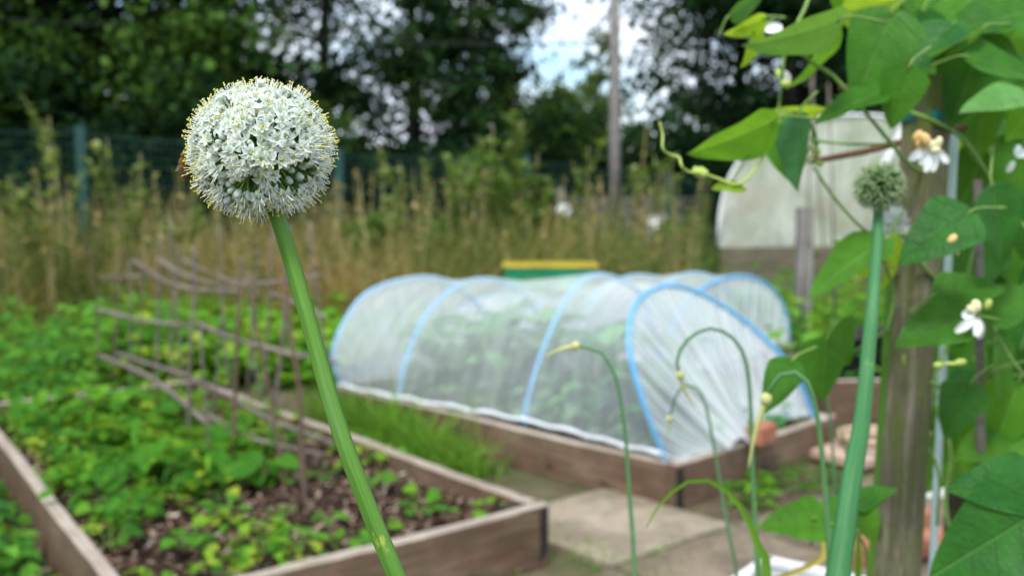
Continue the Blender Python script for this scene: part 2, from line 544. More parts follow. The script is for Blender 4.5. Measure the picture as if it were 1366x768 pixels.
# allium materials
def petalmat(name, c, stripe, trans=0.35):
    t = NT(name)
    at = t.n('ShaderNodeAttribute', attribute_name='luv')
    sx = t.n('ShaderNodeSeparateXYZ'); t.l(at.outputs['Vector'], sx.inputs[0])
    mid = t.math('SUBTRACT', 1.0, t.math('MULTIPLY', t.math('ABSOLUTE', sx.outputs[1]), 3.2), clamp=True)
    f = t.math('MULTIPLY', mid, t.math('SUBTRACT', 1.1, sx.outputs[0], clamp=True))
    cc = t.mix(t.math('MULTIPLY', f, 0.75), c, stripe)
    pb = t.pbsdf(cc, 0.5, None, 0.35)
    tr = t.n('ShaderNodeBsdfTranslucent'); t.l(cc, tr.inputs['Color'])
    m = t.n('ShaderNodeMixShader'); m.inputs[0].default_value = trans
    t.l(pb, m.inputs[1]); t.l(tr.outputs[0], m.inputs[2])
    return t.done(m.outputs[0])


M['petal'] = petalmat('floret_petal', (.84, .88, .81), (.40, .56, .30))
M['budmat'] = petalmat('floret_bud', (.70, .77, .66), (.26, .42, .18), 0.2)
M['pedicel'] = simple('pedicel_green', (.13, .28, .04), (.26, .42, .09), 200, 0.5, 0.1)
M['anther'] = simple('anther_yellow', (.62, .55, .06), (.75, .70, .18), 300, 0.8, 0.2)
M['filament'] = simple('filament_white', (.80, .84, .78), (.86, .88, .84), 300, 0.5, 0)
M['ovary'] = simple('ovary_green', (.22, .36, .10), (.32, .46, .16), 300, 0.4, 0)


def stemmat(name, c1, c2, streak):
    t = NT(name)
    at = t.n('ShaderNodeAttribute', attribute_name='luv'); o = t.mapping(at.outputs['Vector'], (.012, .012, 1.0))
    n1 = t.noise(1.0, t.mapping(o, (130, 130, 5)), 4, 0.7)
    n2 = t.noise(45, o, 3)
    n4 = t.noise(9, t.mapping(o, (1, 1, .35)), 4, 0.7)
    c = t.ramp(t.math('ADD', t.math('MULTIPLY', n1, 0.6), t.math('MULTIPLY', n4, 0.4)), [(0.36, c1), (0.64, c2)])
    sp = t.ramp(n2, [(0.66, (0, 0, 0)), (0.73, (1, 1, 1))])
    c = t.mix(t.math('MULTIPLY', sp, 0.7), c, streak)
    ln = t.noise(1.0, t.mapping(o, (420, 420, 9)), 3, .6)
    c = t.mix(t.math('MULTIPLY', t.ramp(ln, [(0.56, (0, 0, 0)), (0.70, (1, 1, 1))]), .3), c, tuple(q * .5 for q in c1))
    bl = t.ramp(t.noise(16, t.mapping(o, (1, 1, .3)), 4, .7), [(0.5, (0, 0, 0)), (0.64, (1, 1, 1))])
    c = t.mix(t.math('MULTIPLY', bl, .22), c, (.35, .50, .32))
    return t.done(t.pbsdf(c, 0.55, t.bump(n1, 0.3, 0.001), 0.3))


M['stem'] = stemmat('onion_stem', (.05, .15, .014), (.12, .265, .028), (.38, .42, .06))
M['stem_blue'] = stemmat('onion_stem_bluish', (.022, .12, .025), (.055, .20, .065), (.10, .26, .07))
M['scape'] = stemmat('garlic_scape', (.05, .15, .05), (.10, .24, .08), (.18, .32, .09))
M['scape_tip'] = simple('scape_tip', (.40, .45, .12), (.60, .55, .25), 60, 0.5, 0.1)
M['seedhead'] = simple('seedhead_green', (.05, .14, .03), (.16, .30, .08), 90, 0.6, 0.2)
M['straw_yellow'] = leafmat('yellow_dead_leaf', [(0, (.45, .36, .05)), (1, (.65, .52, .12))], 0.3, (.7, .5, .05))

# ------------------------------------------------------------------ world, sun, camera
SUN_EL, SUN_AZ = R(57), R(-160)     # azimuth measured from +Y towards +X
w = bpy.data.worlds.new('World'); sc.world = w; w.use_nodes = True
wt = w.node_tree; wt.nodes.clear()
wo = wt.nodes.new('ShaderNodeOutputWorld'); bg = wt.nodes.new('ShaderNodeBackground')
sky = wt.nodes.new('ShaderNodeTexSky'); sky.sky_type = 'NISHITA'; sky.sun_disc = False
sky.sun_elevation = SUN_EL; sky.sun_rotation = SUN_AZ; sky.air_density = 1.0; sky.dust_density = 1.0
tc = wt.nodes.new('ShaderNodeTexCoord'); mp = wt.nodes.new('ShaderNodeMapping'); mp.inputs['Scale'].default_value = (2.2, 2.2, 5)
mp.inputs['Location'].default_value = (0.3, 1.1, 0.4)
nz = wt.nodes.new('ShaderNodeTexNoise'); nz.inputs['Scale'].default_value = 1.4; nz.inputs['Detail'].default_value = 7; nz.inputs['Roughness'].default_value = 0.6
rp = wt.nodes.new('ShaderNodeValToRGB'); rp.color_ramp.elements[0].position = 0.42; rp.color_ramp.elements[1].position = 0.58
mx = wt.nodes.new('ShaderNodeMix'); mx.data_type = 'RGBA'
mx.inputs[7].default_value = (12.5, 13.6, 15.2, 1)
wt.links.new(tc.outputs['Generated'], mp.inputs[0]); wt.links.new(mp.outputs[0], nz.inputs['Vector'])
wt.links.new(nz.outputs['Fac'], rp.inputs[0]); wt.links.new(rp.outputs[0], mx.inputs[0])
gn = wt.nodes.new('ShaderNodeMix'); gn.data_type = 'RGBA'; gn.blend_type = 'MULTIPLY'; gn.inputs[0].default_value = 1; gn.inputs[7].default_value = (1.5, 1.75, 1.9, 1)
wt.links.new(sky.outputs[0], gn.inputs[6]); wt.links.new(gn.outputs[2], mx.inputs[6]); wt.links.new(mx.outputs[2], bg.inputs['Color'])
bg.inputs['Strength'].default_value = 0.088
wt.links.new(bg.outputs[0], wo.inputs[0])

sl = bpy.data.lights.new('sun', 'SUN'); sl.energy = 2.6; sl.angle = R(12); sl.color = (1, .96, .90)
so = bpy.data.objects.new('sun', sl); col.objects.link(so)
sd = Vector((math.cos(SUN_EL) * math.sin(SUN_AZ), math.cos(SUN_EL) * math.cos(SUN_AZ), math.sin(SUN_EL)))
so.rotation_euler = sd.to_track_quat('Z', 'Y').to_euler()
so.location = (0, 0, 12)

cam = bpy.data.cameras.new('camera'); co = bpy.data.objects.new('camera', cam); col.objects.link(co)
co.location = (0, 0, H); co.rotation_euler = (PI / 2 - PITCH, 0, 0)
cam.sensor_width = 36; cam.lens = 36 * F_ / 1366.0; cam.clip_start = 0.02; cam.clip_end = 2000
cam.dof.use_dof = True; cam.dof.focus_distance = 0.53; cam.dof.aperture_fstop = 8.3
sc.camera = co
sc.view_settings.view_transform = 'Standard'; sc.view_settings.look = 'None'
sc.view_settings.exposure = 0.52
sc.render.engine = 'CYCLES'
sc.cycles.use_denoising = True
sc.cycles.max_bounces = 8; sc.cycles.transparent_max_bounces = 16

# ------------------------------------------------------------------ ground
n = 81
gx = np.sinh(np.linspace(-5.2, 5.2, n)); gy = np.sinh(np.linspace(-5.2, 5.2, n)) + 4
X, Y = np.meshgrid(gx, gy, indexing='ij')
Z = 0.0 * X - 0.004
mk('ground', np.stack([X, Y, Z], -1).reshape(-1, 3), grid_faces(n, n), M['ground'], frame=Matrix.Identity(4))['kind'] = 'structure'

# bed frames
mo = PZ(902, 621, .17); mo[2] = 0
mL = np.array([-.706, .708, 0]); mS = np.array([.708, .706, 0]); UP = np.array([0, 0, 1.0])
no_ = PZ(732, 671, .2); no_[2] = 0
nL = np.array([-.635, .772, 0]); nS = np.array([-.772, -.635, 0])


def onplane(x, y, L, o=mo, eL=mL, eS=mS):
    r = ray(x, y); t = ((o + eL * L - CAM) @ eL) / (r @ eL); p = CAM + r * t
    return (p - o) @ eS, p[2]


def board(parent, a, b, h, th, z0=0.0, name='board'):
    """timber board from a to b (outer face line); mesh in own frame: x along grain; top faces in a paler material"""
    a = np.array(a, float); b = np.array(b, float); L = np.linalg.norm(b - a)
    x = nrm(b - a); y = np.cross(UP, x)
    fr = Matrix(((x[0], y[0], 0, a[0]), (x[1], y[1], 0, a[1]), (0, 0, 1, z0), (0, 0, 0, 1)))
    nx = max(8, int(L / 0.06)); V = []; c = 0.006
    prof = [(-th, 0), (0, 0), (0, h - c), (-c, h), (-th + c, h), (-th, h - c)]
    for i in range(nx + 1):
        xx = L * i / nx
        wob = 0.003 * math.sin(xx * 5 + L * 7) + random.uniform(-.0012, .0012)
        for (py, pz) in prof:
            V.append((xx, py + random.uniform(-.0008, .0008), pz + (wob if pz > 0 else 0)))
    k = len(prof); F = []; fm = []
    for i in range(nx):
        for j in range(k):
            F.append((i * k + j, i * k + (j + 1) % k, (i + 1) * k + (j + 1) % k, (i + 1) * k + j)[::-1])
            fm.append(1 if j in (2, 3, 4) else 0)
    F.append(tuple(range(k))[::-1][::-1]); fm.append(0)
    F.append(tuple(range(nx * k, nx * k + k))[::-1]); fm.append(0)
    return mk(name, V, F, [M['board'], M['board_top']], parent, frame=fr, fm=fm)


def soil_patch(parent, o, eL, eS, l0, l1, s0, s1, z, amp=0.02, name='soil', taper=0.0):
    nu, nv = int((l1 - l0) / 0.03) + 2, int((s1 - s0) / 0.03) + 2
    V = []
    for i in range(nu):
        for j in range(nv):
            p = o + eL * (l0 + (l1 - l0) * i / (nu - 1)) + eS * (s0 + (s1 - s0) * j / (nv - 1)) * (1 - taper * i / (nu - 1))
            V.append((p[0], p[1], z + amp * (math.sin(p[0] * 9 + 1) * math.cos(p[1] * 7) * .5 + random.uniform(-.45, .45))))
    return mk(name, V, grid_faces(nu, nv), M['soil'], parent, smooth=True)


def corner_block(parent, p, h, s=0.06, rz=0, name='corner_post'):
    fr = Matrix.Translation(Vector((p[0], p[1], 0))) @ Matrix.Rotation(rz, 4, 'Z')
    m = MB(); m.box((0, 0, h / 2), (s, s, h))
    V = np.concatenate(m.V)
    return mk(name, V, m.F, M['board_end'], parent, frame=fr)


def raised_bed(o, eL, eS, l, wd, h, label, th=0.042, soil=0.06, taper=0.0):
    """o outer corner, eL length axis, eS width axis"""
    c = o + eL * l / 2 + eS * wd / 2
    t = thing('raised_bed', (c[0], c[1], 0), label, 'raised bed', 'timber raised beds of the allotment')
    P = lambda L_, S_: o + eL * L_ + eS * S_ * (1 - taper * L_ / l)
    flip = np.cross(eL, eS)[2] > 0
    # outer lines chosen so the thickness goes inwards
    def bd(a, b):
        mid = (a + b) / 2; x = nrm(b - a); y = np.cross(UP, x)
        if (c - mid) @ (-y) < 0: a, b = b, a
        board(t, a, b, h, th)
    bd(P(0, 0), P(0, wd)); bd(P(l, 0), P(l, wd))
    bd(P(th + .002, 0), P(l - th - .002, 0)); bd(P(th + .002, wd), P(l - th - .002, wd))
    rz = math.atan2(eL[1], eL[0])
    for L_, S_ in ((th + .036, th + .036), (th + .036, wd - th - .036), (l - th - .036, th + .036), (l - th - .036, wd - th - .036)):
        corner_block(t, P(L_, S_), h - 0.012, 0.066, rz)
    soil_patch(t, o, eL, eS, th + .003, l - th - .003, th + .003, wd - th - .003, h - soil, taper=taper)
    return t


near_bed = raised_bed(no_, nL, nS, 2.75, 1.32, .20, 'brown timber raised bed full of weeds and stick frame, nearest on the left', soil=.08, taper=.20)
main_bed = raised_bed(mo, mL, mS, 2.18, 1.2, .17, 'brown timber raised bed under the large white netting tunnel with blue hoops')
back_bed = raised_bed(mo + mL * 1.0 + mS * 1.72, mL, mS, 2.4, 1.2, .17, 'timber raised bed under the smaller rear netting tunnel')
# dark corner strap at the near corner of the netted bed
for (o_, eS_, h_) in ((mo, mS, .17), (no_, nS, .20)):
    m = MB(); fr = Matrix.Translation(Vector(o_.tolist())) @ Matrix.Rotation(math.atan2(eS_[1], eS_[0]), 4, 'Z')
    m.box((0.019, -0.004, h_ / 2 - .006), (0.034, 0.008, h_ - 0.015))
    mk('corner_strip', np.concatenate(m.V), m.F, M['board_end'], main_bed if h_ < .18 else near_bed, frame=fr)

# bed at the right behind the posts
rb0 = PZ(1104, 566, 0)
right_bed = raised_bed(rb0, nrm([1, .10, 0]), nrm([-.10, 1, 0]), 1.9, 1.2, .22, 'timber raised bed at the right behind the mossy trellis post')

# ------------------------------------------------------------------ path slabs
def slab_mesh(name, quads):
    m = MB()
    for (pts, mi, zt) in quads:
        P = [np.array(p) for p in pts]
        V = []; c = sum(P) / 4
        nn = 7
        for i in range(nn):
            for j in range(nn):
                u, v_ = i / (nn - 1), j / (nn - 1)
                q = (P[0] * (1 - u) + P[1] * u) * (1 - v_) + (P[3] * (1 - u) + P[2] * u) * v_
                e = 0 if (i in (0, nn - 1) or j in (0, nn - 1)) else 0.002
                V.append((q[0] + random.uniform(-.003, .003), q[1] + random.uniform(-.003, .003), zt + e))
        k = len(V)
        F = [tuple(f) for f in grid_faces(nn, nn)]
        ring = [i * nn for i in range(nn)] + [(nn - 1) * nn + j for j in range(1, nn)] + [i * nn + nn - 1 for i in range(nn - 2, -1, -1)] + [j for j in range(nn - 2, 0, -1)]
        for r_ in ring: V.append((V[r_][0], V[r_][1], -.02))
        L_ = len(ring)
        for a in range(L_): F.append((ring[a], k + a, k + (a + 1) % L_, ring[(a + 1) % L_]))
        m.add(V, F, mi)
    o = m.build(name, [M['slab'], M['slab_dark'], M['slab_light']])
    o['kind'] = 'structure'; return o


quads = []
c0 = PZ(975, 697, 0.02); c0[2] = 0
ax = nrm([-.66, .75, 0]); ay = nrm([-.75, -.66, 0])
for i in range(-4, 4):
    for j in range(-2, 3):
        a = c0 + ax * (i * 0.615) + ay * (j * 0.615)
        g = 0.600
        pts = [a + ax * 0, a + ax * g, a + ax * g + ay * g, a + ay * g]
        cen = a + (ax + ay) * .3
        # leave out slabs that would lie under a raised bed
        ln, sn = (cen - no_) @ nL, (cen - no_) @ nS
        lm, sm = (cen - mo) @ mL, (cen - mo) @ mS
        if -.1 < ln < 2.9 and -.1 < sn < 1.35: continue
        if sm > -.28 and -.25 < lm: continue
        if cen[1] > 6: continue
        mi = 2 if (i == 0 and j == 0) else (0 if (i + j) % 2 else 1)
        quads.append((pts, mi, 0.012 + 0.004 * random.random()))
slab_mesh('path', quads)
# slabs on the right between beds
q2 = []
c1 = PZ(1128, 640, 0)
for i in range(4):
    for j in range(3):
        a = c1 + mS * (i * .615 - .35) - mL * (j * .615 - .25) + np.array([0.05, -.1, 0])
        pts = [a, a + mS * .6, a + mS * .6 - mL * .6, a - mL * .6]
        cen = a + mS * .3 - mL * .3
        if any(np.linalg.norm(cen - sum(q[0]) / 4) < .62 for q in quads): continue
        q2.append((pts, 1 if (i + j) % 2 else 0, 0.012 + .004 * random.random()))
if q2: slab_mesh('path_right', q2)
# tan slab at bottom left
a = PZ(-20, 790, 0); 
slab_mesh('path_left', [([a + np.array(v_) for v_ in ((-.6, -.5, 0), (.16, -.5, 0), (.13, .16, 0), (-.6, .2, 0))], 2, .014)])

# ------------------------------------------------------------------ hoops and netting
def bedpt(s, z, L, o=mo, eL=mL, eS=mS): return o + eL * L + eS * s + UP * z


def hoop_px(lst):
    return [bedpt(*onplane(x, y, L), L) for (x, y, L) in lst]


hA = hoop_px([(885, 607, .07), (856, 530, .11), (839, 455, .19), (852, 400, .26), (896, 381, .29), (947, 398, .28), (999, 433, .22), (1056, 490, .10), (1087, 558, .045)])
hB = hoop_px([(699, 561, .91), (711, 507, .91), (736, 438, .91), (765, 387, .91), (795, 367, .91), (833, 376, .91), (856, 396, .90)]) + [bedpt(1.04, .45, .90), bedpt(1.14, .17, .90)]
hC = [bedpt(.05, .17, 1.68), bedpt(.10, .35, 1.68), bedpt(.24, .57, 1.68), bedpt(.42, .68, 1.68), bedpt(.62, .71, 1.68), bedpt(.82, .66, 1.68), bedpt(1.0, .52, 1.68), bedpt(1.12, .34, 1.68), bedpt(1.15, .17, 1.68)]
hD = [bedpt(.03, .17, 2.12), bedpt(-.02, .33, 2.12), bedpt(.04, .48, 2.12), bedpt(.19, .63, 2.12), bedpt(.44, .69, 2.12), bedpt(.72, .67, 2.12), bedpt(1.0, .5, 2.12), bedpt(1.12, .3, 2.12), bedpt(1.15, .17, 2.12)]


def tunnel(name, hoops, label, centre, capfn, nv=120, down=0.045):
    t = thing(name, centre, label, 'net tunnel', 'netting tunnels over raised beds')
    Hs = [spline(h, nv) for h in hoops]
    for h in Hs:
        q = h.copy(); q = np.vstack([q[0] - [0, 0, down], q, q[-1] - [0, 0, down]])
        V, F = tube(q, 0.0092, 10)
        mk('hoop', V, F, M['hoop'], t, smooth=True)
    # outward offset of the cloth so it lies over the pipe
    def off(h):
        c = (h[0] + h[-1]) / 2 + UP * 0.2
        d = h - c; d /= np.linalg.norm(d, axis=1)[:, None]
        return h + d * 0.012
    Os = [off(h) for h in Hs]
    rows = []; us = []
    per = 14
    for a in range(len(Os) - 1):
        for k in range(per + (1 if a == len(Os) - 2 else 0)):
            u = k / per
            P = Os[a] * (1 - u) + Os[a + 1] * u
            c = (P[0] + P[-1]) / 2
            v_ = np.linspace(0, 1, nv)
            sag = 0.045 * math.sin(PI * u) * np.sin(PI * v_) ** .7
            wr = 0.010 * np.sin(v_ * 23 + u * 5 + a * 2) * math.sin(PI * u) + 0.004 * np.sin(v_ * 61 + u * 9 + a) * math.sin(PI * u)
            P = c + (P - c) * (1 - sag + wr)[:, None]
            rows.append(P); us.append(np.stack([np.full(nv, a + u), v_, 0 * v_], 1))
    V = np.concatenate(rows)
    mk('netting', V, grid_faces(len(rows), nv), M['net'], t, smooth=True, uv=np.concatenate(us), recenter=False)
    for e in (0, -1):
        ends = np.array([O_[e] for O_ in Os]); c_ = spline(ends, 60)
        out = nrm((ends[0] - (Os[0][0] + Os[0][-1]) / 2) * [1, 1, 0])
        c_ = c_ + out * .004 + rng.normal(0, .0016, c_.shape) + UP * (.012 + .004 * np.sin(np.arange(60) * .9))[:, None]
        V, F = tube(c_, .008 + .003 * rng.random(60), 7); mk('net_hem', V, F, M['hem'], t, smooth=True)
    for which, h in ((0, Os[0]), (1, Os[-1])):
        g = capfn(which, h)
        rows = []; us = []
        m_ = 22; nvv = 420
        hh = spline(h, nvv); gg = spline(g, nvv)
        v_ = np.linspace(0, 1, nvv)
        nrmn = nrm(np.cross(hh[-1] - hh[0], UP))
        pl = np.sin(v_ * 150 + 2 * np.sin(v_ * 9)) * .6 + np.sin(v_ * 87 + 1) * .5
        for i in range(m_ + 1):
            u = i / m_
            P = hh * (1 - u) + gg * u
            P = P + nrmn * (pl * 0.016 * math.sin(PI * min(u * .9 + .05, 1)))[:, None]
            P = P + UP * (-0.02 * math.sin(PI * u))
            rows.append(P); us.append(np.stack([v_, np.full(nvv, u), 0 * v_], 1))
        mk('end_netting', np.concatenate(rows), grid_faces(m_ + 1, nvv), M['net_cap'], t, smooth=True, uv=np.concatenate(us), recenter=False)
    return t


knot = PZ(992, 596, .185)


def cap_main(which, h):
    if which == 0:
        k = knot
        pts = []
        # left leg foot runs along the end board to the knot, rest is gathered, right side hangs straight
        A = bedpt(.10, .178, .03); B = bedpt(.30, .176, .012)
        for v_ in np.linspace(0, 1, 60):
            if v_ < .10: p = A * (1 - v_ / .10) + B * (v_ / .10)
            elif v_ < .17: u = (v_ - .10) / .07; p = B * (1 - u) + (k + np.array([-.06, -.02, -.004])) * u
            elif v_ < .74: u = (v_ - .17) / .57; p = k + np.array([-.06 + .10 * u, -.02 + .05 * u, .0 + .035 * math.sin(PI * u)])
            else:
                u = (v_ - .74) / .26
                p = (k + np.array([.05, .04, .0])) * (1 - u) + bedpt(1.12, .178, .02) * u + mL * .11 * math.sin(PI * min(1, u * 1.0)) ** .6
            pts.append(p)
        return np.array(pts)
    a, b = bedpt(.06, .178, 2.15), bedpt(1.14, .178, 2.15)
    return np.linspace(a, b, 60)


mc = mo + mL * 1.09 + mS * .6
tunnel('netting_tunnel', [hA, hB, hC, hD], 'large white netting tunnel on blue hoops over the nearer bed, end gathered to a brick', (mc[0], mc[1], .17), cap_main)


def std_hoop(L, s0, s1, ztop, lean=0.0, o=mo, z0=.17):
    pts = []
    for th in np.linspace(0, PI, 11):
        s = (s0 + s1) / 2 - (s1 - s0) / 2 * math.cos(th) * (1 if abs(math.cos(th)) < 1 else 1)
        pts.append(bedpt(s, z0 + (ztop - z0) * math.sin(th) ** .8, L + lean * math.sin(th), o))
    return pts


bh = [hoop_px([(1052, 467, 1.12), (1040, 425, 1.12), (1018, 392, 1.12), (985, 369, 1.12), (965, 373, 1.12)])[::-1]]
L0 = 1.12
s_ap = onplane(978, 369, L0)[0]; s_r = onplane(1053, 470, L0)[0]
bh = [std_hoop(L0, 2 * s_ap - s_r, s_r, onplane(985, 368, L0)[1]), std_hoop(1.6, 1.80, 2.86, .64), std_hoop(2.05, 1.80, 2.86, .60), std_hoop(2.6, 1.82, 2.86, .46), std_hoop(3.3, 1.82, 2.86, .38)]


def cap_back(which, h):
    a, b = h[0].copy(), h[-1].copy(); a[2] = b[2] = .178
    d = (-mL if which == 0 else mL) * .03
    return np.linspace(a + d, b + d, 40)


bc = mo + mL * 2.2 + mS * 2.32
tunnel('netting_tunnel', bh, 'smaller white netting tunnel on blue hoops behind the large one', (bc[0], bc[1], .17), cap_back)

# brick holding the net end
def brick_mesh(name, c, d, rz, mat, parent=None, label=None, cat=None, group=None, tilt=0):
    fr = Matrix.Translation(Vector([float(x) for x in c])) @ Matrix.Rotation(rz, 4, 'Z') @ Matrix.Rotation(tilt, 4, 'X')
    nx = 6; V = []; F = []
    import bmesh
    bm = bmesh.new(); bmesh.ops.create_cube(bm, size=1)
    for v in bm.verts: v.co = Vector((v.co.x * d[0], v.co.y * d[1], v.co.z * d[2] + d[2] / 2))
    bmesh.ops.bevel(bm, geom=bm.edges[:], offset=min(d) * .08, segments=2, affect='EDGES')
    bmesh.ops.subdivide_edges(bm, edges=bm.edges[:], cuts=1)
    for v in bm.verts: v.co += Vector((random.uniform(-1, 1), random.uniform(-1, 1), random.uniform(-1, 1))) * min(d) * .02
    me = bpy.data.meshes.new(name); bm.to_mesh(me); bm.free(); me.materials.append(mat)
    o = place(name, me, parent, fr)
    if label: tag(o, label, cat, group)
    return o


bp = PZ(1019, 590, .171) + mL * .012
brick_mesh('brick', (bp[0], bp[1], .1715), (.15, .075, .07), math.atan2(mS[1], mS[0]) + .15, M['brick'], None, 'reddish brick weighing down the gathered net end', 'brick')

# ------------------------------------------------------------------ plants under the nets
def leaves_mesh(name, P, X, N, S, tone, tmpl, mat, parent=None, **kw):
    V, F, v = inst(tmpl[0], tmpl[1], frames(np.asarray(X, float), np.asarray(N, float), np.asarray(S, float)), np.asarray(P, float), np.asarray(tone, float))
    return mk(name, V, F, mat, parent, v=v, smooth=True, **kw)


BR_T = leaf_template(6, w=.45, curl=.35, fold=.25, sharp=.5, wave=.03)


def brassica(p, h, r, label, nleaf=24):
    t = thing('cabbage_plant', p, label, 'vegetable plant', 'leafy vegetables growing under the nets')
    p = np.array(p)
    V, F = tube(spline([p, p + [.01, 0, h * .5], p + [-.01, .01, h * .85]], 8), [.014, .008], 8)
    mk('stem', V, F, M['vine'], t, smooth=True)
    P = []; X = []; N = []; S = []; T = []
    for i in range(nleaf):
        a = i * 2.4 + random.uniform(-.3, .3); zz = random.uniform(.15, .9) * h
        d = np.array([math.cos(a), math.sin(a), random.uniform(.2, .9)])
        P.append(p + [0, 0, zz] + d * [r * .15, r * .15, 0]); X.append(d); N.append([-d[0] * .6, -d[1] * .6, 1.0])
        S.append(r * random.uniform(.65, 1.05)); T.append(random.random())
    leaves_mesh('foliage', P, X, N, S, T, BR_T, M['brassica'], t)
    return t


kinds = ['tall', 'leafy', 'bushy', 'dark']
i = 0
wheres = ['nearest the front hoop', 'beside the long near board', 'in the middle of the bed', 'by the second hoop', 'close to the rear side', 'towards the far end', 'at the far near-side corner', 'at the far end', 'behind the middle hoop', 'last in the far corner', 'low in the front corner', 'under the far hoop', 'low near the long board', 'between the two middle hoops']
for (l_, s_, h_, r_) in [(.42, .42, .34, .20), (.60, .78, .40, .20), (.80, .50, .40, .18), (1.0, .76, .42, .18), (1.15, .50, .40, .18), (1.35, .74, .42, .18), (1.5, .46, .38, .18), (1.7, .74, .42, .2), (1.85, .42, .38, .19), (1.92, .78, .36, .18), (.28, .65, .20, .15), (1.32, .37, .26, .15), (.70, .36, .24, .14), (1.62, .36, .28, .14)]:
    q = mo + mL * l_ + mS * s_
    brassica((q[0], q[1], .12), h_, r_, 'green leafy cabbage plant under the large net, ' + wheres[i], 26)
    i += 1
for k, (l_, s_) in enumerate([(1.5, 2.1), (1.9, 2.5), (2.4, 2.2), (2.9, 2.5), (1.45, 2.6)]):
    q = mo + mL * l_ + mS * s_
    brassica((q[0], q[1], .12), .38, .22, 'green leafy plant under the smaller rear net, ' + ['front left one', 'second from the front', 'third from the front', 'farthest back', 'front right one'][k], 20)


ptsn = [(mo + mL * random.uniform(.1, 2.0) + mS * random.uniform(.30, .92), random.uniform(.05, .18)) for _ in range(260)] + [(mo + mL * random.uniform(1.2, 3.2) + mS * random.uniform(2.05, 2.65), random.uniform(.05, .15)) for _ in range(150)]
NETPTS = ptsn
# ------------------------------------------------------------------ weeds in the near bed
def soil_local(o, eL, eS, l, s): return o + eL * l + eS * s


def weed_mass(name, pts, zf, size, leaves, mat, tmpl, label, cat, tone=(0.1, 1.0), upright=.6, petiole=True, kind='stuff', parent=None):
    P = []; X = []; N = []; S = []; T = []; m = MB()
    for (p, hh) in pts:
        nl = int(random.uniform(*leaves)); tb = random.uniform(*tone)
        for _ in range(nl):
            a = random.uniform(0, 2 * PI); el = random.uniform(0.2, 1.1)
            rr = hh * random.uniform(.3, 1.0)
            q = np.array([p[0] + math.cos(a) * rr * .55, p[1] + math.sin(a) * rr * .55, zf + hh * random.uniform(.25, 1.0)])
            P.append(q); X.append([math.cos(a), math.sin(a), random.uniform(-.3, .5)])
            N.append([random.uniform(-.5, .5), random.uniform(-.5, .5), 1]); S.append(size * random.uniform(.5, 1.25))
            T.append(min(1, max(0, tb + random.uniform(-.2, .2))))
    o = leaves_mesh(name, P, X, N, S, T, tmpl, mat, parent)
    if kind: o['kind'] = kind
    if label: tag(o, label, cat)
    return o


pts = []
for _ in range(1500):
    l_ = random.uniform(.08, 2.65); s_ = random.uniform(.06, 1.26)
    dens = .46 if (s_ > .42 and l_ > 1.45) else (.30 if l_ > 1.25 else (.24 if s_ > .7 else .06))
    if 2.1 < l_ < 2.5 and .3 < s_ < .65: dens = .06
    dens *= .25 + 1.0 * abs(math.sin(l_ * 5.1 + s_ * 3) * math.cos(s_ * 7 - l_ * 2))
    if random.random() > dens: continue
    hh = random.uniform(.03, .11) * (1 + .6 * (dens > .5))
    pts.append((no_ + nL * l_ + nS * s_ * (1 - .075 * l_), hh))
weed_mass('bed_weeds', pts, .13, .045, (5, 11), M['weed'], (LEAFR, LEAFR_F), 'dense mixed green weeds and seedlings covering the left of the near bed', 'weeds')
weed_mass('netted_bed_greens', NETPTS, .11, .075, (6, 10), M['brassica'], (LEAFR, LEAFR_F), 'low green seedlings and weeds covering the soil under the nets', 'vegetables', tone=(.2, 1))
pts = []
for _ in range(70):
    l_ = random.uniform(.9, 2.65); s_ = random.uniform(.3, 1.12)
    pts.append((no_ + nL * l_ + nS * s_ * (1 - .075 * l_), random.uniform(.10, .2)))
weed_mass('narrow_leaf_weeds', pts, .12, .085, (6, 12), M['weed'], (LEAFN, LEAFN_F), 'upright narrow leaved weeds poking out of the near bed', 'weeds', tone=(.0, .6))
# bigger leaves amongst the left part
pts = []
for _ in range(34):
    l_ = random.uniform(.9, 2.6); s_ = random.uniform(.55, 1.15)
    pts.append((no_ + nL * l_ + nS * (s_ * (1 - .09 * l_)), random.uniform(.10, .2)))
weed_mass('broad_leaf_weeds', pts, .13, .12, (3, 6), M['weed'], (LEAFR, LEAFR_F), 'broad rounded bright leaves rising above the bed weeds on the left', 'weeds', tone=(.2, .8))

# individual seedlings on the bare mulch
def seedling(p, r, nl, label, tone):
    t = thing('seedling', p, label, 'seedling', 'seedlings and small plants on the mulch of the near bed')
    P = []; X = []; N = []; S = []; T = []; m = MB()
    p = np.array(p)
    for k in range(nl):
        a = k * 2 * PI / nl + random.uniform(-.3, .3)
        d = np.array([math.cos(a), math.sin(a), 0])
        q = p + d * r * .45 + [0, 0, r * random.uniform(.3, .8)]
        m.tube(spline([p, p + d * r * .15 + [0, 0, r * .3], q], 5), .0018, 5)
        P.append(q); X.append(d + [0, 0, random.uniform(-.1, .4)]); N.append([0, 0, 1]); S.append(r * random.uniform(.55, .9)); T.append(tone * .8 + random.uniform(-.2, .12))
    leaves_mesh('leaves', P, X, N, S, T, (LEAFR, LEAFR_F), M['weed'], t)
    m.build('stalks', M['vine'], t)


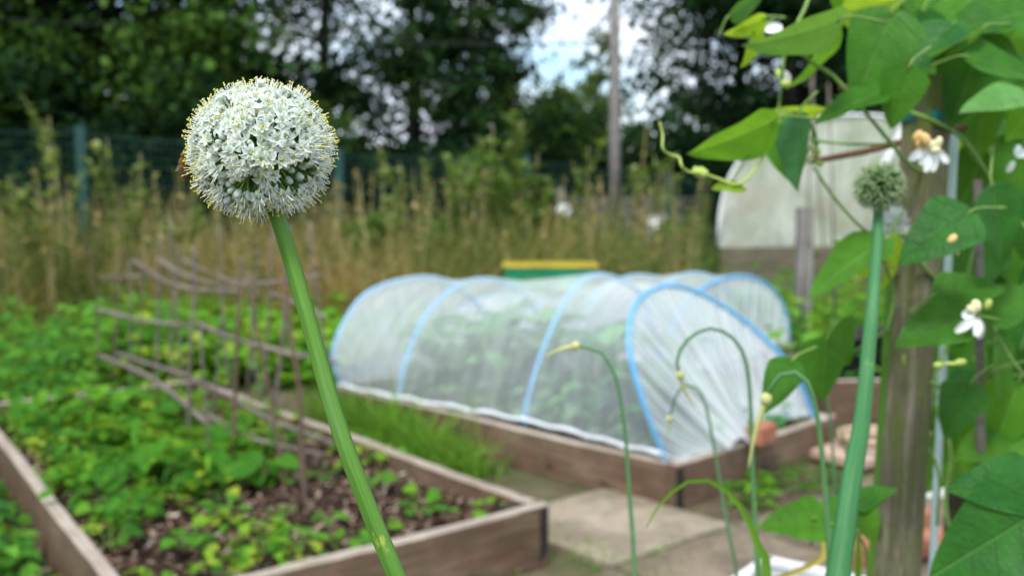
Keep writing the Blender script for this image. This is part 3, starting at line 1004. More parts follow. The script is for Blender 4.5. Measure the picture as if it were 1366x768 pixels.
sl_ = [(495, 655, .07, 5, .7, 'beside the white stem base'), (530, 625, .06, 5, .5, 'nearest the far right board'), (560, 690, .075, 6, .6, 'by the front board at right'),
       (590, 688, .05, 4, .8, 'closest to the right corner'), (470, 600, .08, 6, .55, 'below the long right board'), (515, 610, .07, 5, .75, 'yellowish, along the long board'),
       (440, 705, .06, 5, .6, 'left of the leaning flower stem'), (400, 735, .08, 6, .65, 'at the front board, left'), (350, 745, .07, 6, .5, 'low against the front board'),
       (330, 650, .09, 6, .75, 'bright, below the stick frame'), (430, 640, .06, 5, .5, 'right below the stick frame'), (300, 690, .08, 6, .45, 'between the weeds and bare mulch'),
       (375, 690, .05, 4, .6, 'alone in the bare mulch'), (610, 650, .05, 4, .5, 'small, in the far right corner'), (250, 740, .08, 6, .6, 'in the front left mulch'), (455, 745, .07, 6, .7, 'just inside the front board')]
for (x_, y_, r_, nl_, tn_, lb_) in sl_:
    p_ = PZ(x_, y_, .125)
    seedling(p_, r_, nl_, 'small green seedling ' + lb_, tn_)

for (x_, y_, r_, nl_, tn_, lb_) in [(215, 640, .115, 6, .35, 'with wide flat leaves, left of the stick frame foot'), (108, 655, .10, 4, .8, 'yellow green and rounded, by the left board'), (160, 690, .085, 7, .3, 'low and spreading, at the front left'),
                                    (265, 600, .10, 6, .45, 'under the stick frame'), (120, 600, .11, 6, .3, 'by the left board, farther back'), (200, 560, .11, 7, .55, 'before the dark bare patch'), (335, 600, .095, 6, .6, 'bright, between the stick frame legs'), (150, 735, .08, 6, .35, 'against the left board, nearest the camera')]:
    seedling(PZ(x_, y_, .13), r_, nl_, 'larger green plant ' + lb_, tn_)

# bark chips on the soil of near bed
n_ = 6500
l_ = rng.uniform(.05, 2.6, n_); s_ = rng.uniform(.05, 1.28, n_)
P = no_[None] + nL[None] * l_[:, None] + nS[None] * (s_ * (1 - .075 * l_))[:, None]; P[:, 2] = .13 + rng.uniform(0, .012, n_)
X_ = rng.normal(size=(n_, 3)); X_[:, 2] *= .25; N_ = rng.normal(size=(n_, 3)) * .35; N_[:, 2] = 1
Sc = np.stack([rng.uniform(.012, .060, n_), rng.uniform(.010, .030, n_), rng.uniform(.01, .02, n_)], 1)
ch = leaves_mesh('bark_mulch', P, X_, N_, Sc, rng.random(n_) ** 1.4, (QUAD, QUAD_F), M['chips'])
tag(ch, 'brown bark chips and mulch scattered on the near bed soil', 'mulch', kind='stuff')

# nettle mass outside the left board
pts = []
for _ in range(620):
    l_ = random.uniform(-.2, 3.0); s_ = random.uniform(1.43, 2.1)
    if l_ < .3 and s_ > 1.4 and random.random() < .8: continue
    pts.append((no_ + nL * l_ + nS * (s_ - .095 * l_), random.uniform(.07, .15) + .16 * (s_ - 1.3)))
weed_mass('nettle_patch', pts, 0, .075, (8, 14), M['nettle'], (LEAF, LEAF_F), 'dark green leafy weeds crowding the outside of the left board', 'weeds', tone=(.1, .9))
pts = []
for _ in range(330):
    x_ = random.uniform(-60, 260); y_ = random.uniform(430, 590) if x_ < 120 else random.uniform(425, 480)
    p_ = PZ(x_, y_, 0.15)
    if (p_ - no_) @ nL < 2.8: continue
    pts.append((p_, random.uniform(.12, .42)))
weed_mass('green_ground_cover', pts, 0, .085, (12, 20), M['nettle'], (LEAF, LEAF_F), 'deep green low plants left of and behind the near bed', 'ground cover', tone=(.3, 1))
# bright yellow-green crop behind the stick frame
pts = []
for _ in range(520):
    x_ = random.uniform(150, 640); y_ = random.uniform(392, 500)
    p_ = PZ(x_, y_, 0.1)
    lm, sm = (p_ - mo) @ mL, (p_ - mo) @ mS
    if -.1 < lm < 2.3 and -.1 < sm < 1.3: continue
    if .9 < lm < 3.5 and 1.6 < sm < 3: continue
    pts.append((p_, random.uniform(.10, .36)))
weed_mass('bright_crop_rows', pts, 0, .095, (8, 14), M['weed'], (LEAFR, LEAFR_F), 'bright yellow green leafy crop growing behind the stick frame', 'crop', tone=(.35, 1))
# greens on the right between tunnel and polytunnel
pts = []
for _ in range(620):
    x_ = random.uniform(1000, 1420); y_ = random.uniform(392, 500)
    p_ = PZ(x_, y_, 0.1)
    lm, sm = (p_ - mo) @ mL, (p_ - mo) @ mS
    if .9 < lm < 3.5 and 1.6 < sm < 3: continue
    if -.1 < lm < 2.3 and -.1 < sm < 1.3: continue
    pts.append((p_, random.uniform(.08, .5)))
weed_mass('green_undergrowth', pts, 0, .09, (9, 16), M['weed'], (LEAF, LEAF_F), 'tangled green undergrowth between the netting tunnels and the polytunnel', 'undergrowth', tone=(.0, .8))
pts = [(rb0 + nrm([1, .1, 0]) * random.uniform(.1, 1.8) + nrm([-.1, 1, 0]) * random.uniform(.1, 1.1), random.uniform(.08, .25)) for _ in range(90)]
weed_mass('bed_greens', pts, .16, .08, (6, 10), M['nettle'], (LEAFR, LEAFR_F), 'low green plants growing in the right hand bed', 'vegetables', tone=(.2, .9))
# weeds at the foot of the netted bed end board
wl = thing('weed_clump', PZ(1010, 640, 0), 'bright green weed clump at the foot of the netted bed', 'weed')
pts = [(PZ(random.uniform(975, 1120), random.uniform(628, 662) - 0 * 1, 0.0), random.uniform(.03, .07)) for _ in range(40)]
pts = [((p_[0], p_[1], 0), h_) for (p_, h_) in pts if ((p_ - mo) @ mL) < -.02]
weed_mass('leaves', pts, 0, .045, (7, 12), M['weed'], (LEAFN, LEAFN_F), None, None, tone=(.0, .35), kind=None, parent=wl)
pts = [((p_[0], p_[1], 0), .09) for p_ in [PZ(x_, y_, 0) for x_, y_ in ((985, 672), (1000, 668), (1012, 676), (993, 650), (1010, 655))]]
weed_mass('broad_leaves', pts, 0, .07, (6, 9), M['weed'], (LEAF, LEAF_F), None, None, tone=(.4, .7), kind=None, parent=wl)


# ------------------------------------------------------------------ grass
def grass(name, P, hgt, wid, tone, mat, label, cat, lean=.5, bend=.5):
    n = len(P)
    T, TF = blade_template(4, 1.0, bend)
    az = rng.uniform(0, 2 * PI, n)
    x = np.stack([np.cos(az), np.sin(az), np.zeros(n)], 1)
    z = rng.normal(size=(n, 3)) * lean * .5; z[:, 2] = 1; z /= np.linalg.norm(z, axis=1)[:, None]
    y = np.cross(z, x); y /= np.linalg.norm(y, axis=1)[:, None]; x = np.cross(y, z)
    Mx = np.stack([x * hgt[:, None], y * wid[:, None], z * hgt[:, None]], 2)
    V, F, v = inst(T, TF, Mx, P, tone)
    o = mk(name, V, F, mat, None, v=v, smooth=True)
    tag(o, label, cat, kind='stuff'); return o


# clump between the beds
n_ = 3600
u = rng.normal(0, 1, (n_, 2))
cA, cB = PZ(430, 545, 0), PZ(625, 640, 0)
tt = rng.random(n_) ** 1.1
P = cA[None] * (1 - tt)[:, None] + cB[None] * tt[:, None] + np.stack([u[:, 0] * .07, u[:, 1] * .07, 0 * tt], 1)
ok = ((P - no_) @ nS < -.01) & ((P - mo) @ mS < -.02)
P = P[ok]; tt = tt[ok]; P[:, 2] = 0; n_ = len(P)
grass('grass_clump', P, rng.uniform(.10, .28, n_) * (1.15 - .5 * tt), rng.uniform(.004, .008, n_), rng.random(n_) * .8, M['grass_green'], 'fresh green grass growing in the gap between the beds', 'grass', .7, .6)
n_ = 110
tt = rng.random(n_); P = PZ(500, 580, 0)[None] * (1 - tt)[:, None] + PZ(640, 645, 0)[None] * tt[:, None] + rng.normal(0, .04, (n_, 3)); P[:, 2] = 0
k_ = ((P - no_) @ nS < -.02) & ((P - mo) @ mS < -.03); P = P[k_]; n_ = len(P)
grass('arching_grass', P, rng.uniform(.22, .40, n_), rng.uniform(.006, .010, n_), .4 + rng.random(n_) * .5, M['grass_green'], 'longer arching grass blades at the near end of the grass strip', 'grass', 1.1, .8)
# thin moss/grass on slab edges
n_ = 1600
P = np.array([PZ(random.uniform(560, 1180), random.uniform(640, 800), 0) for _ in range(n_)]); P[:, 2] = .01
k_ = ((P - no_) @ nS < -.0) & ((P - mo) @ mS < -.02) | ((P - mo) @ mL < -.05)
P = P[k_]
frac = np.array([((q - c0) @ ax / .615) % 1 for q in P]); fr2 = np.array([((q - c0) @ ay / .615) % 1 for q in P])
k_ = (frac > .93) | (fr2 > .93) | (frac < .04) | (fr2 < .04) | (((P - no_) @ nS > -.25) & (rng.random(len(P)) < .35))
P = P[k_]; n_ = len(P)
grass('joint_grass', P, rng.uniform(.012, .045, n_), rng.uniform(.003, .006, n_), rng.random(n_) * .9, M['grass_green'], 'short grass tufts in the joints of the path slabs', 'grass', 1.0, .7)

# meadow behind the beds
n_ = 62000
yy = 8.2 + rng.random(n_) ** 1.15 * 8.5
xx = (rng.random(n_) * 1.5 - .78) * yy * .75
hpatch = .5 + .28 * np.sin(xx * 1.1 + 1) + .25 * np.sin(yy * 1.7 + xx * .6) + .18 * np.sin(xx * 2.9 + 2)
tonep = .5 + .33 * np.sin(xx * .9 + 2.2) + .22 * np.sin(yy * 1.3 + xx * 1.9) + .12 * np.clip((-xx - 2) / 4, -1, 1)
pxl = CX + F_ * xx / yy; keep_ = ~((pxl > 930) & (yy < 10.9)) & (rng.random(n_) < 1.1)
xx, yy, hpatch, tonep = xx[keep_], yy[keep_], hpatch[keep_], tonep[keep_]; n_ = len(xx)
P = np.stack([xx, yy, 0 * xx], 1)
tn = np.clip(.5 + (tonep - .5) * .9 - .20 * (xx > -1) + .22 * (xx < -2.6) + .16 * np.sin(xx * 6 + np.sin(yy * 5)) + rng.normal(0, .20, n_), 0, 1)
hg = np.clip(rng.uniform(.45, 1.0, n_) * (.85 + hpatch * .45) * np.clip((yy - 7.2) / 1.8, .35, 1), .15, 1.25)
hg *= np.where(xx > 1.5, .85, 1.0) * np.where((yy > 11) & (xx > -1.5), .62, 1.0)
hg *= .72 + .4 * np.sin(xx * 4.3 + np.sin(yy * 3) * 2) ** 2
grass('meadow_grass', P, hg, rng.uniform(.006, .014, n_), tn, M['grass'], 'tall dry and green meadow grass in front of the fence', 'long grass', .75, .6)


P = []; X = []; N = []; S = []; T = []; m = MB()
for _ in range(420):
    yv = random.uniform(8.2, 13.5); xv = random.uniform(-.52, .18) * yv; hh = random.uniform(.7, 1.35) * (.8 if yv > 11 else 1)
    lx, ly = random.uniform(-.15, .15), random.uniform(-.1, .1)
    m.tube([(xv, yv, 0), (xv + lx * .4, yv, hh * .5), (xv + lx, yv + ly, hh)], [.006, .0035], 4, 0, False)
    tb = random.random() * .8 + .1
    for k in range(random.randint(8, 26)):
        f = random.uniform(.45, 1.0)
        P.append([xv + lx * f, yv + ly * f, hh * f]); a = random.uniform(0, 2 * PI); X.append([math.cos(a), math.sin(a), random.uniform(.0, 1.6)]); N.append([0, 0, 1]); S.append(random.uniform(.03, .09)); T.append(min(1, tb + random.uniform(-.15, .15)))
tag(m.build('meadow_stems', M['stalk']), 'thin dry weed stems standing throughout the meadow grass', 'weeds', kind='stuff')
tag(leaves_mesh('meadow_seedheads', P, X, N, S, T, (LEAF, LEAF_F), M['grass']), 'brown and green seed heads above the meadow grass', 'weeds', kind='stuff')


# tall weeds
def tall_weed(p, h, label, dens=1.0, yellow=.5, wide=.08):
    t = thing('tall_weed', p, label, 'weed', 'tall weed stalks rising from the meadow')
    p = np.array(p, float); m = MB(); P = []; X = []; N = []; S = []; T = []
    br = [(0, h, 0, 0)]
    top = p + [random.uniform(-.08, .08), random.uniform(-.05, .05), h]
    main = spline([p, p + [random.uniform(-.05, .05), 0, h * .5], top], 12)
    m.tube(main, [.014, .006], 6)
    ends = [main]
    for _ in range(int(3 * dens) + 1):
        i0 = random.randint(5, 9); a = random.uniform(0, 2 * PI); b0 = main[i0]
        e = b0 + [math.cos(a) * wide * 2.2, math.sin(a) * wide * 2.2, h * random.uniform(.18, .35)]
        c_ = spline([b0, (b0 + e) / 2 + [0, 0, -.02], e], 8); m.tube(c_, [.007, .004], 5); ends.append(c_)
    for c_ in ends:
        for k in range(int(34 * dens)):
            f = random.uniform(.45 if c_ is main else .2, 1.0); q = c_[int(f * (len(c_) - 1))]
            a = random.uniform(0, 2 * PI)
            P.append(q + rng.normal(0, .012, 3)); X.append([math.cos(a), math.sin(a), random.uniform(.2, 1.3)]); N.append([0, 0, 1]); S.append(random.uniform(.05, .12)); T.append(min(1, random.random() * .6 + yellow * .5))
    m.build('stalk', M['stalk'], t)
    leaves_mesh('leaves', P, X, N, S, T, (LEAF, LEAF_F), M['stalk_leaf'], t)


tw = [(60, 195, 8.6, 'pale branching one, third from the left edge'), (150, 185, 8.8, 'branching one right of the first fence post'), (10, 235, 8.5, 'at the left edge of the photo'), (70, 155, 9.2, 'leafy topped, well left of the first fence post'),
      (175, 205, 9.6, 'shorter, behind the stick frame'), (515, 215, 10.5, 'left of the middle behind the flower stem'), (540, 215, 11.5, 'right beside the second fence post gap'), (660, 170, 9.8, 'dense green, left of the utility pole'), (690, 160, 10.4, 'densest green, topped near the sky gap'),
      (715, 205, 10.2, 'green, below the sky gap'), (780, 195, 11.2, 'slim, just left of the utility pole'), (855, 165, 11.0, 'slim straw coloured, right of the utility pole'), (880, 205, 11.4, 'close behind the tendril'), (620, 230, 9.6, 'low, above the first net hoop'), (250, 300, 9.2, 'low, under the flower head'), (30, 250, 9.4, 'low leafy one at far left'), (575, 235, 10.2, 'mid height, above the netting tunnel')]
for (x_, y_, d_, lb_) in tw:
    q = PD(x_, y_, d_); tall_weed((q[0], q[1], 0), q[2], 'tall weed stalk ' + lb_, 1.6 if 640 < x_ < 730 else .9, .45 if x_ > 600 else .75, .10)


# ------------------------------------------------------------------ fence
fp = [(108, 170, 10.2), (452, 200, 12.2), (702, 208, 14.3), (893, 232, 16.3)]
tops = [PD(x_, y_, d_) for (x_, y_, d_) in fp]
stp = (tops[-1] - tops[0]) / 3
tops = [tops[0] - stp * 2, tops[0] - stp] + tops + [tops[-1] + stp, tops[-1] + 2 * stp]
for t_ in tops[:2]: t_[2] = tops[2][2] + .02
for t_ in tops[-2:]: t_[2] = tops[5][2] - .05
ft = thing('mesh_fence', (tops[3][0], tops[3][1], 0), 'dark green welded mesh fence with square posts behind the meadow', 'fence')
for t_ in tops:
    m = MB(); m.box((t_[0], t_[1], t_[2] / 2 - .1), (.10, .08, t_[2] + .2)); m.box((t_[0], t_[1], t_[2] + .008), (.11, .09, .016))
    m.build('post', M['fence_post'], ft)
for a_, b_ in zip(tops[:-1], tops[1:]):
    m = MB(); d_ = b_ - a_; Ln = np.linalg.norm(d_[:2]); k = int(Ln / .055)
    for i in range(1, k):
        q = a_ + d_ * i / k; m.box((q[0], q[1], (q[2] - .05) / 2 + .03), (.004, .004, q[2] - .08))
    for z_ in np.arange(.08, 1.0, .055):
        A, B = a_.copy(), b_.copy(); A[2] *= z_; B[2] *= z_
        m.tube([A, (A + B) / 2, B], (.0035 if (int(z_ * 100) % 4) else .006), 4, cap=False)
    m.build('mesh_panel', M['fence'], ft)

# utility pole
q = PD(819, 305, 15.7); q2_ = PD(815, -60, 15.7)
up_ = thing('utility_pole', (q[0], q[1], 0), 'tall grey wooden utility pole against the sky gap', 'pole')
V, F = tube([(q[0] + .03, q[1], -.1), (q[0], q[1], 2), (q2_[0], q[1], 8.5)], [.10, .085, .06], 12)
mk('shaft', V, F, M['greywood'], up_, smooth=True)
m = MB(); m.box((q2_[0], q[1], 8.1), (1.6, .09, .11)); m.build('crossarm', M['greywood'], up_)
for k in (-.7, .7):
    m = MB(); m.tube([(q2_[0] + k, q[1], 8.15), (q2_[0] + k, q[1], 8.22), (q2_[0] + k, q[1], 8.3)], [.04, .05, .02], 10); m.build('insulator', M['white'], up_)
# overhead cable
A, B = PD(-120, 18, 13), PD(1000, 58, 17)
V, F = tube(spline([A, (A + B) / 2 - [0, 0, .16], B], 30), .013, 6)
tag(mk('overhead_cable', V, F, M['wire'], smooth=True), 'thin dark overhead cable crossing in front of the trees', 'cable')

# beyond the fence: timber stack, yellow sack, white box, grey post
tsk = PD(840, 320, 18); t = thing('timber_stack', (tsk[0], 18.3, 0), 'low grey stack of timber boards beyond the fence', 'timber stack')
for k in range(6):
    m = MB(); m.box((tsk[0] + random.uniform(-.05, .05), 18.3, .38 + k * .11), (2.4, .16, .085)); m.build('plank', M['greywood'], t)
for s_ in (-.9, 0, .9):
    m = MB(); m.box((tsk[0] + s_, 18.3, .16), (.12, .2, .34)); m.build('bearer', M['greywood'], t)
q = PD(752, 290, 13.2)
t = thing('feed_sack', (q[0], q[1], 0), 'yellow and white sack standing by the fence posts', 'sack')
def sack(c, w_, h_, z0, mat, nm, par):
    V = []; nn = 14
    for i, (f, s) in enumerate([(0, .82), (.08, 1), (.4, 1.04), (.75, .96), (.92, .8), (1.0, .62)]):
        for a in np.linspace(0, 2 * PI, nn, endpoint=False):
            V.append((c[0] + w_ / 2 * s * math.copysign(abs(math.cos(a)) ** .6, math.cos(a)), c[1] + .11 * s * math.copysign(abs(math.sin(a)) ** .7, math.sin(a)), z0 + h_ * f + .01 * math.sin(a * 3)))
    F = [(i * nn + j, i * nn + (j + 1) % nn, (i + 1) * nn + (j + 1) % nn, (i + 1) * nn + j) for i in range(5) for j in range(nn)] + [tuple(range(nn))[::-1], tuple(range(5 * nn, 6 * nn))]
    return mk(nm, V, F, mat, par, smooth=True)
sack(q, .24, .78, .0, M['orange'], 'sack_body', t)
sack(q, .18, .16, .78, M['white'], 'folded_top', t)
q = PD(750, 262, 13.6); m = MB(); m.box((q[0] - .02, q[1], .55), (.09, .09, 1.16)); m.box((q[0] - .02, q[1], 1.14), (.11, .11, .02))
tag(m.build('wooden_post', M['greywood']), 'short grey wooden post standing behind the yellow sack', 'post')
q = PD(877, 296, 13); t = thing('plastic_bucket', (q[0], q[1], .0), 'small white bucket in the grass right of the utility pole', 'bucket')
V, F = tube([(q[0], q[1], .50), (q[0], q[1], .6), (q[0], q[1], .78)], [.09, .10, .12], 16); mk('bucket_body', V, F, M['white'], t, smooth=True)
V, F = tube([(q[0], q[1], .78), (q[0], q[1], .79), (q[0], q[1], .80)], [.13, .13, .13], 16); mk('rim', V, F, M['white'], t)
m = MB(); m.box((q[0], q[1], .25), (.3, .3, .5)); m.build('crate_stand', M['greywood'], t)

# green planter with yellow rim behind the net
A, B = PD(671, 352, 7.6), PD(795, 352, 7.9)
t = thing('green_trough', ((A[0] + B[0]) / 2, 7.9, 0), 'green plastic trough with a yellow rim behind the netting tunnel', 'trough')
zt = A[2] - .02; cx_ = (A[0] + B[0]) / 2; w_ = B[0] - A[0]
V = []; prof = [(.0, .80), (.1, .82), (zt - .06, 1.0), (zt - .055, 1.0)]
def boxloft(levels):
    V = []; F = []
    for (z_, sx_, sy_) in levels:
        for (a, b) in ((-1, -1), (1, -1), (1, 1), (-1, 1)): V.append((cx_ + a * sx_, 7.95 + b * sy_, z_))
    for i in range(len(levels) - 1):
        for j in range(4): F.append((i * 4 + j, i * 4 + (j + 1) % 4, (i + 1) * 4 + (j + 1) % 4, (i + 1) * 4 + j))
    return V, F
V, F = boxloft([(0, w_ * .42, .12), (zt - .022, w_ * .49, .16), (zt - .022, w_ * .47, .145), (.05, w_ * .40, .11)])
mk('trough_body', V, F, M['greenbox'], t)
for s in (-.3, 0, .3):
    m = MB(); m.box((cx_ + s * w_, 7.95 - .155, zt * .5), (.02, .02, zt * .8)); m.build('rib', M['greenbox'], t)
V, F = boxloft([(zt - .022, w_ * .47, .145), (zt - .022, w_ * .505, .17), (zt, w_ * .505, .17), (zt, w_ * .47, .145), (zt - .022, w_ * .47, .145)])
mk('rim', V, F, M['yellow'], t)
m = MB(); m.box((cx_, 7.95, zt - .12), (w_ * .9, .26, .02)); m.build('soil', M['soil'], t)

# ------------------------------------------------------------------ polytunnel
pd_ = 10.6
pl, pr = PD(962, 330, pd_), PD(1310, 330, pd_ + .5)
t = thing('polytunnel', ((pl[0] + pr[0]) / 2, pd_ + 1.5, 0), 'cream plastic covered polytunnel on a timber base at the right', 'polytunnel')
zs = pl[2]; ztop = PD(1140, 153, pd_)[2]
wv = pr - pl; wv[2] = 0; wlen = np.linalg.norm(wv); wx = wv / wlen; wy = nrm([.33, 1, 0])
base = np.array([pl[0], pl[1], 0])
arch = []
for th in np.linspace(0, PI, 33):
    u = .5 - .5 * math.copysign(abs(math.cos(th)) ** .85, math.cos(th)); h_ = (ztop - zs) * abs(math.sin(th)) ** .72
    arch.append((u * wlen, zs + h_))
rows = []
nr_ = 18
for i in range(nr_ + 1):
    dp = 4.2 * i / nr_; sg = .0 + .02 * math.cos(i * PI * 2 / 6)
    for (u, z_) in arch:
        rows.append(base + wx * (wlen / 2 + (u - wlen / 2) * (1 + sg)) + wy * dp + UP * (z_ + sg * (z_ - zs)))
mk('cover', rows, grid_faces(nr_ + 1, len(arch)), M['poly'], t, smooth=True)
for nm, dp in (('end_sheet', -.012), ('rear_sheet', 4.21)):
    V = []; ni = 14
    for (u, z_) in arch:
        for k in range(ni):
            zz = zs + (z_ - zs) * k / (ni - 1)
            V.append(base + wx * (wlen / 2 + (u - wlen / 2) * 1.015) + wy * (dp + .02 * math.sin(u * 7 + k * .5) * (0 < k < ni - 1)) + UP * zz)
    mk(nm, V, grid_faces(len(arch), ni), M['poly'], t, smooth=True)
V, F = tube([base + wx * (wlen / 2 + (u - wlen / 2) * 1.02) + wy * (-.02) + UP * (z_ + .01) for (u, z_) in arch], .018, 8); mk('arch_hoop', V, F, M['white'], t, smooth=True)
m = MB(); A = PD(1158, 262, pd_ - .1); B = PD(1212, 158, pd_ - .1); m.tube([A, (A + B) / 2, B], .035, 8); m.build('brace', M['white'], t)
for a_, b_ in ((0, 0), (1, 0)):
    pass
for (st, en) in ((base + wy * -.03, base + wx * wlen + wy * -.03), (base + wy * 0.03, base + wy * 4.2), (base + wx * wlen + wy * .03, base + wx * wlen + wy * 4.2)):
    d_ = en - st; L_ = np.linalg.norm(d_); x_ = d_ / L_; y_ = np.cross(UP, x_)
    fr = Matrix(((x_[0], y_[0], 0, st[0]), (x_[1], y_[1], 0, st[1]), (0, 0, 1, 0), (0, 0, 0, 1)))
    m = MB()
    for k in range(3): m.box((L_ / 2, 0, zs * (k + .5) / 3), (L_, .05, zs / 3 - .008))
    mk('base_board', np.concatenate(m.V), m.F, M['sleeper'], t, frame=fr)
q = PZ(1070, 430, 0); q = PD(1070, 430, 7.6)
m = MB(); zt_ = PD(1070, 280, 7.6)[2]
fr = Matrix.Translation(Vector((q[0], q[1], zt_))) @ Matrix.Rotation(R(90), 4, 'Y')
m.box((zt_ / 2, 0, 0), (zt_, .115, .10)); m.box((-.008, 0, 0), (.016, .125, .11))
tag(mk('wooden_post', np.concatenate(m.V), m.F, M['greywood'], frame=fr), 'thick weathered grey post standing before the polytunnel', 'post')
# canes leaning in front of polytunnel
for k, (a_, b_, lb) in enumerate([((1075, 300, 7.0), (1085, 95, 7.0), 'leftmost of the three thin canes before the polytunnel'), ((1095, 310, 7.1), (1082, 105, 7.1), 'middle of the three thin canes before the polytunnel'), ((1110, 300, 7.2), (1105, 110, 7.2), 'rightmost of the three thin canes before the polytunnel')]):
    A, B = PD(*a_), PD(*b_); A2 = A - (B - A) * (A[2] / (B[2] - A[2]))
    V, F = tube([A2, (A2 + B) / 2 + [.01, 0, 0], B], [.009, .006], 6)
    tag(mk('garden_cane', V, F, M['twig'], smooth=True), lb, 'cane', 'thin canes before the polytunnel')


# ------------------------------------------------------------------ trees beyond the fence
def tree(x, y, h, r, label, nclump, per, leaf, mat, tone=(.0, .7), crown0=.25, seed=1, rz=1.0, tr=.14, kind='tree', squash=1.0, spread=1.0):
    rs = random.Random(seed); rg = np.random.default_rng(seed)
    t = thing(kind, (x, y, 0), label, 'tree' if kind != 'shrub' else 'shrub', 'trees and shrubs beyond the fence')
    m = MB(); base = np.array([x, y, 0.0]); tips = []
    top = base + [rs.uniform(-.4, .4), rs.uniform(-.3, .3), h * .92]
    trunk = spline([base, base + [rs.uniform(-.15, .15), 0, h * .35], top], 14)
    m.tube(trunk, [tr, tr * .2], 8)
    nl = 11
    for i in range(nl):
        f = crown0 + (1 - crown0) * (i + .5) / nl * .92; b0 = trunk[int(f * 13)]
        a = i * 2.4 + rs.uniform(-.4, .4); Ln = r * (1 - .45 * f) * rs.uniform(.75, 1.05)
        e = b0 + [math.cos(a) * Ln, math.sin(a) * Ln * .9, h * rs.uniform(.08, .24)]
        c_ = spline([b0, (b0 + e) / 2 + [0, 0, -.1 * Ln + .1], e], 9); m.tube(c_, [tr * .4 * (1 - f * .4), tr * .08], 6); 
        for k in range(4):
            j = rs.randint(3, 8); a2 = a + rs.uniform(-1.2, 1.2); l2 = Ln * rs.uniform(.25, .5)
            e2 = c_[j] + [math.cos(a2) * l2, math.sin(a2) * l2, rs.uniform(-.1, .5) * l2 * 1.5]
            m.tube(spline([c_[j], (c_[j] + e2) / 2 + [0, 0, .05], e2], 5), [tr * .13, tr * .04], 5); tips.append(e2)
        tips += [c_[-1], c_[6]]
    tips.append(top)
    tips = np.array(tips)
    P = []; T = []; X = []
    cc = tips[rg.integers(0, len(tips), nclump)] + rg.normal(0, r * .16, (nclump, 3)) * [1, 1, .8 * squash]
    lowz = h * crown0 * .7
    cc[:, 2] = np.maximum(cc[:, 2], lowz + rg.random(nclump) * .3)
    for c_ in cc:
        cr = rs.uniform(.22, .5) * r * .32 * spread
        k = int(per * rs.uniform(.6, 1.4)); tb = rs.uniform(*tone)
        q = rg.normal(0, 1, (k, 3)) * [cr, cr, cr * .55]
        P.append(c_ + q); T.append(np.clip(tb + rg.normal(0, .12, k), 0, 1)); X.append(rg.normal(0, 1, (k, 3)) + [0, 0, -.4])
    P = np.concatenate(P); T = np.concatenate(T); X = np.concatenate(X); n = len(P)
    N = rg.normal(0, .7, (n, 3)); N[:, 2] += 1
    m.build('trunk', M['bark_far'], t)
    leaves_mesh('crown', P, X, N, leaf * rg.uniform(.6, 1.3, n), T, (QUAD, QUAD_F), mat, t)
    return t


def pxx(px, d): return (px - CX) / F_ * d


TR = [  # px, depth, height, radius, label, clumps, per, leaf, mat, tone, crown0
    (-90, 15, 7.5, 2.8, 'dense dark tree at the far left edge', 330, 90, .15, 'leaf_far', (.1, 1.0), .1),
    (60, 16, 8.0, 2.8, 'dense dark tree with drooping boughs at the left', 420, 95, .15, 'leaf_far', (.1, 1.1), .08),
    (200, 15.5, 8.0, 2.6, 'dense dark tree behind the white flower head, left side', 400, 95, .15, 'leaf_far', (.1, 1.1), .08),
    (300, 19, 8.5, 2.7, 'open tree directly above the white flower head', 200, 62, .14, 'leaf_far', (.0, .6), .25),
    (430, 20, 9, 3.0, 'open branching tree with sky showing through, right of the flower head', 210, 34, .14, 'leaf_far', (.0, .6), .22),
    (555, 19, 8.5, 2.7, 'broken crowned tree with many bright gaps in the middle', 210, 34, .14, 'leaf_far', (.05, .7), .18),
    (622, 18, 6.0, 1.3, 'rounded tree left of the sky gap', 150, 68, .13, 'leaf_far', (.1, .8), .15),
    (735, 24, 3.3, 1.5, 'low distant tree under the sky gap', 160, 60, .14, 'leaf_far2', (.1, .7), .15),
    (792, 30, 5.6, .75, 'slim pale distant tree left of the utility pole', 46, 46, .15, 'leaf_far2', (.2, .7), .25),
    (975, 20, 8.0, 2.1, 'tall open tree right of the utility pole', 150, 62, .14, 'leaf_far', (.1, .7), .25),
    (1050, 18, 7.5, 2.4, 'dark tree above the polytunnel, left side', 300, 80, .14, 'leaf_far', (.0, .6), .15),
    (1190, 18, 8, 2.6, 'dark tree above the polytunnel behind the bean leaves', 330, 80, .14, 'leaf_far', (.0, .6), .15),
    (1340, 17, 8, 2.6, 'dark tree at the far right edge', 330, 80, .14, 'leaf_far', (.0, .6), .15),
    (1480, 17, 8, 2.6, 'dark tree just beyond the right edge', 200, 80, .14, 'leaf_far', (.0, .6), .15),
    (-240, 15, 8, 2.8, 'dark tree just beyond the left edge', 200, 90, .15, 'leaf_far', (.0, .8), .1),
]
for k, (px_, d_, h_, r_, lb_, nc_, per_, lf_, mt_, tn_, c0_) in enumerate(TR):
    tree(pxx(px_, d_), d_, h_, r_, lb_, nc_, per_, lf_, M[mt_], tn_, c0_, 11 + k, tr=.16, spread=1.7 if 280 < px_ < 600 or px_ == 975 else 1.0)
HD = [(-60, 14, 'at the left edge'), (70, 14, 'behind the first fence post'), (200, 14.5, 'left of the flower head'), (330, 15.5, 'behind the flower stem'), (460, 16.5, 'behind the second fence post'), (580, 17, 'in the middle below the gaps'),
      (690, 17.5, 'left below the sky gap'), (790, 21, 'behind the utility pole'), (880, 19.5, 'right of the utility pole'), (980, 18.5, 'left of the polytunnel'), (1090, 17, 'behind the polytunnel roof'), (1220, 17, 'behind the trellis post'), (1350, 16, 'at the right edge')]
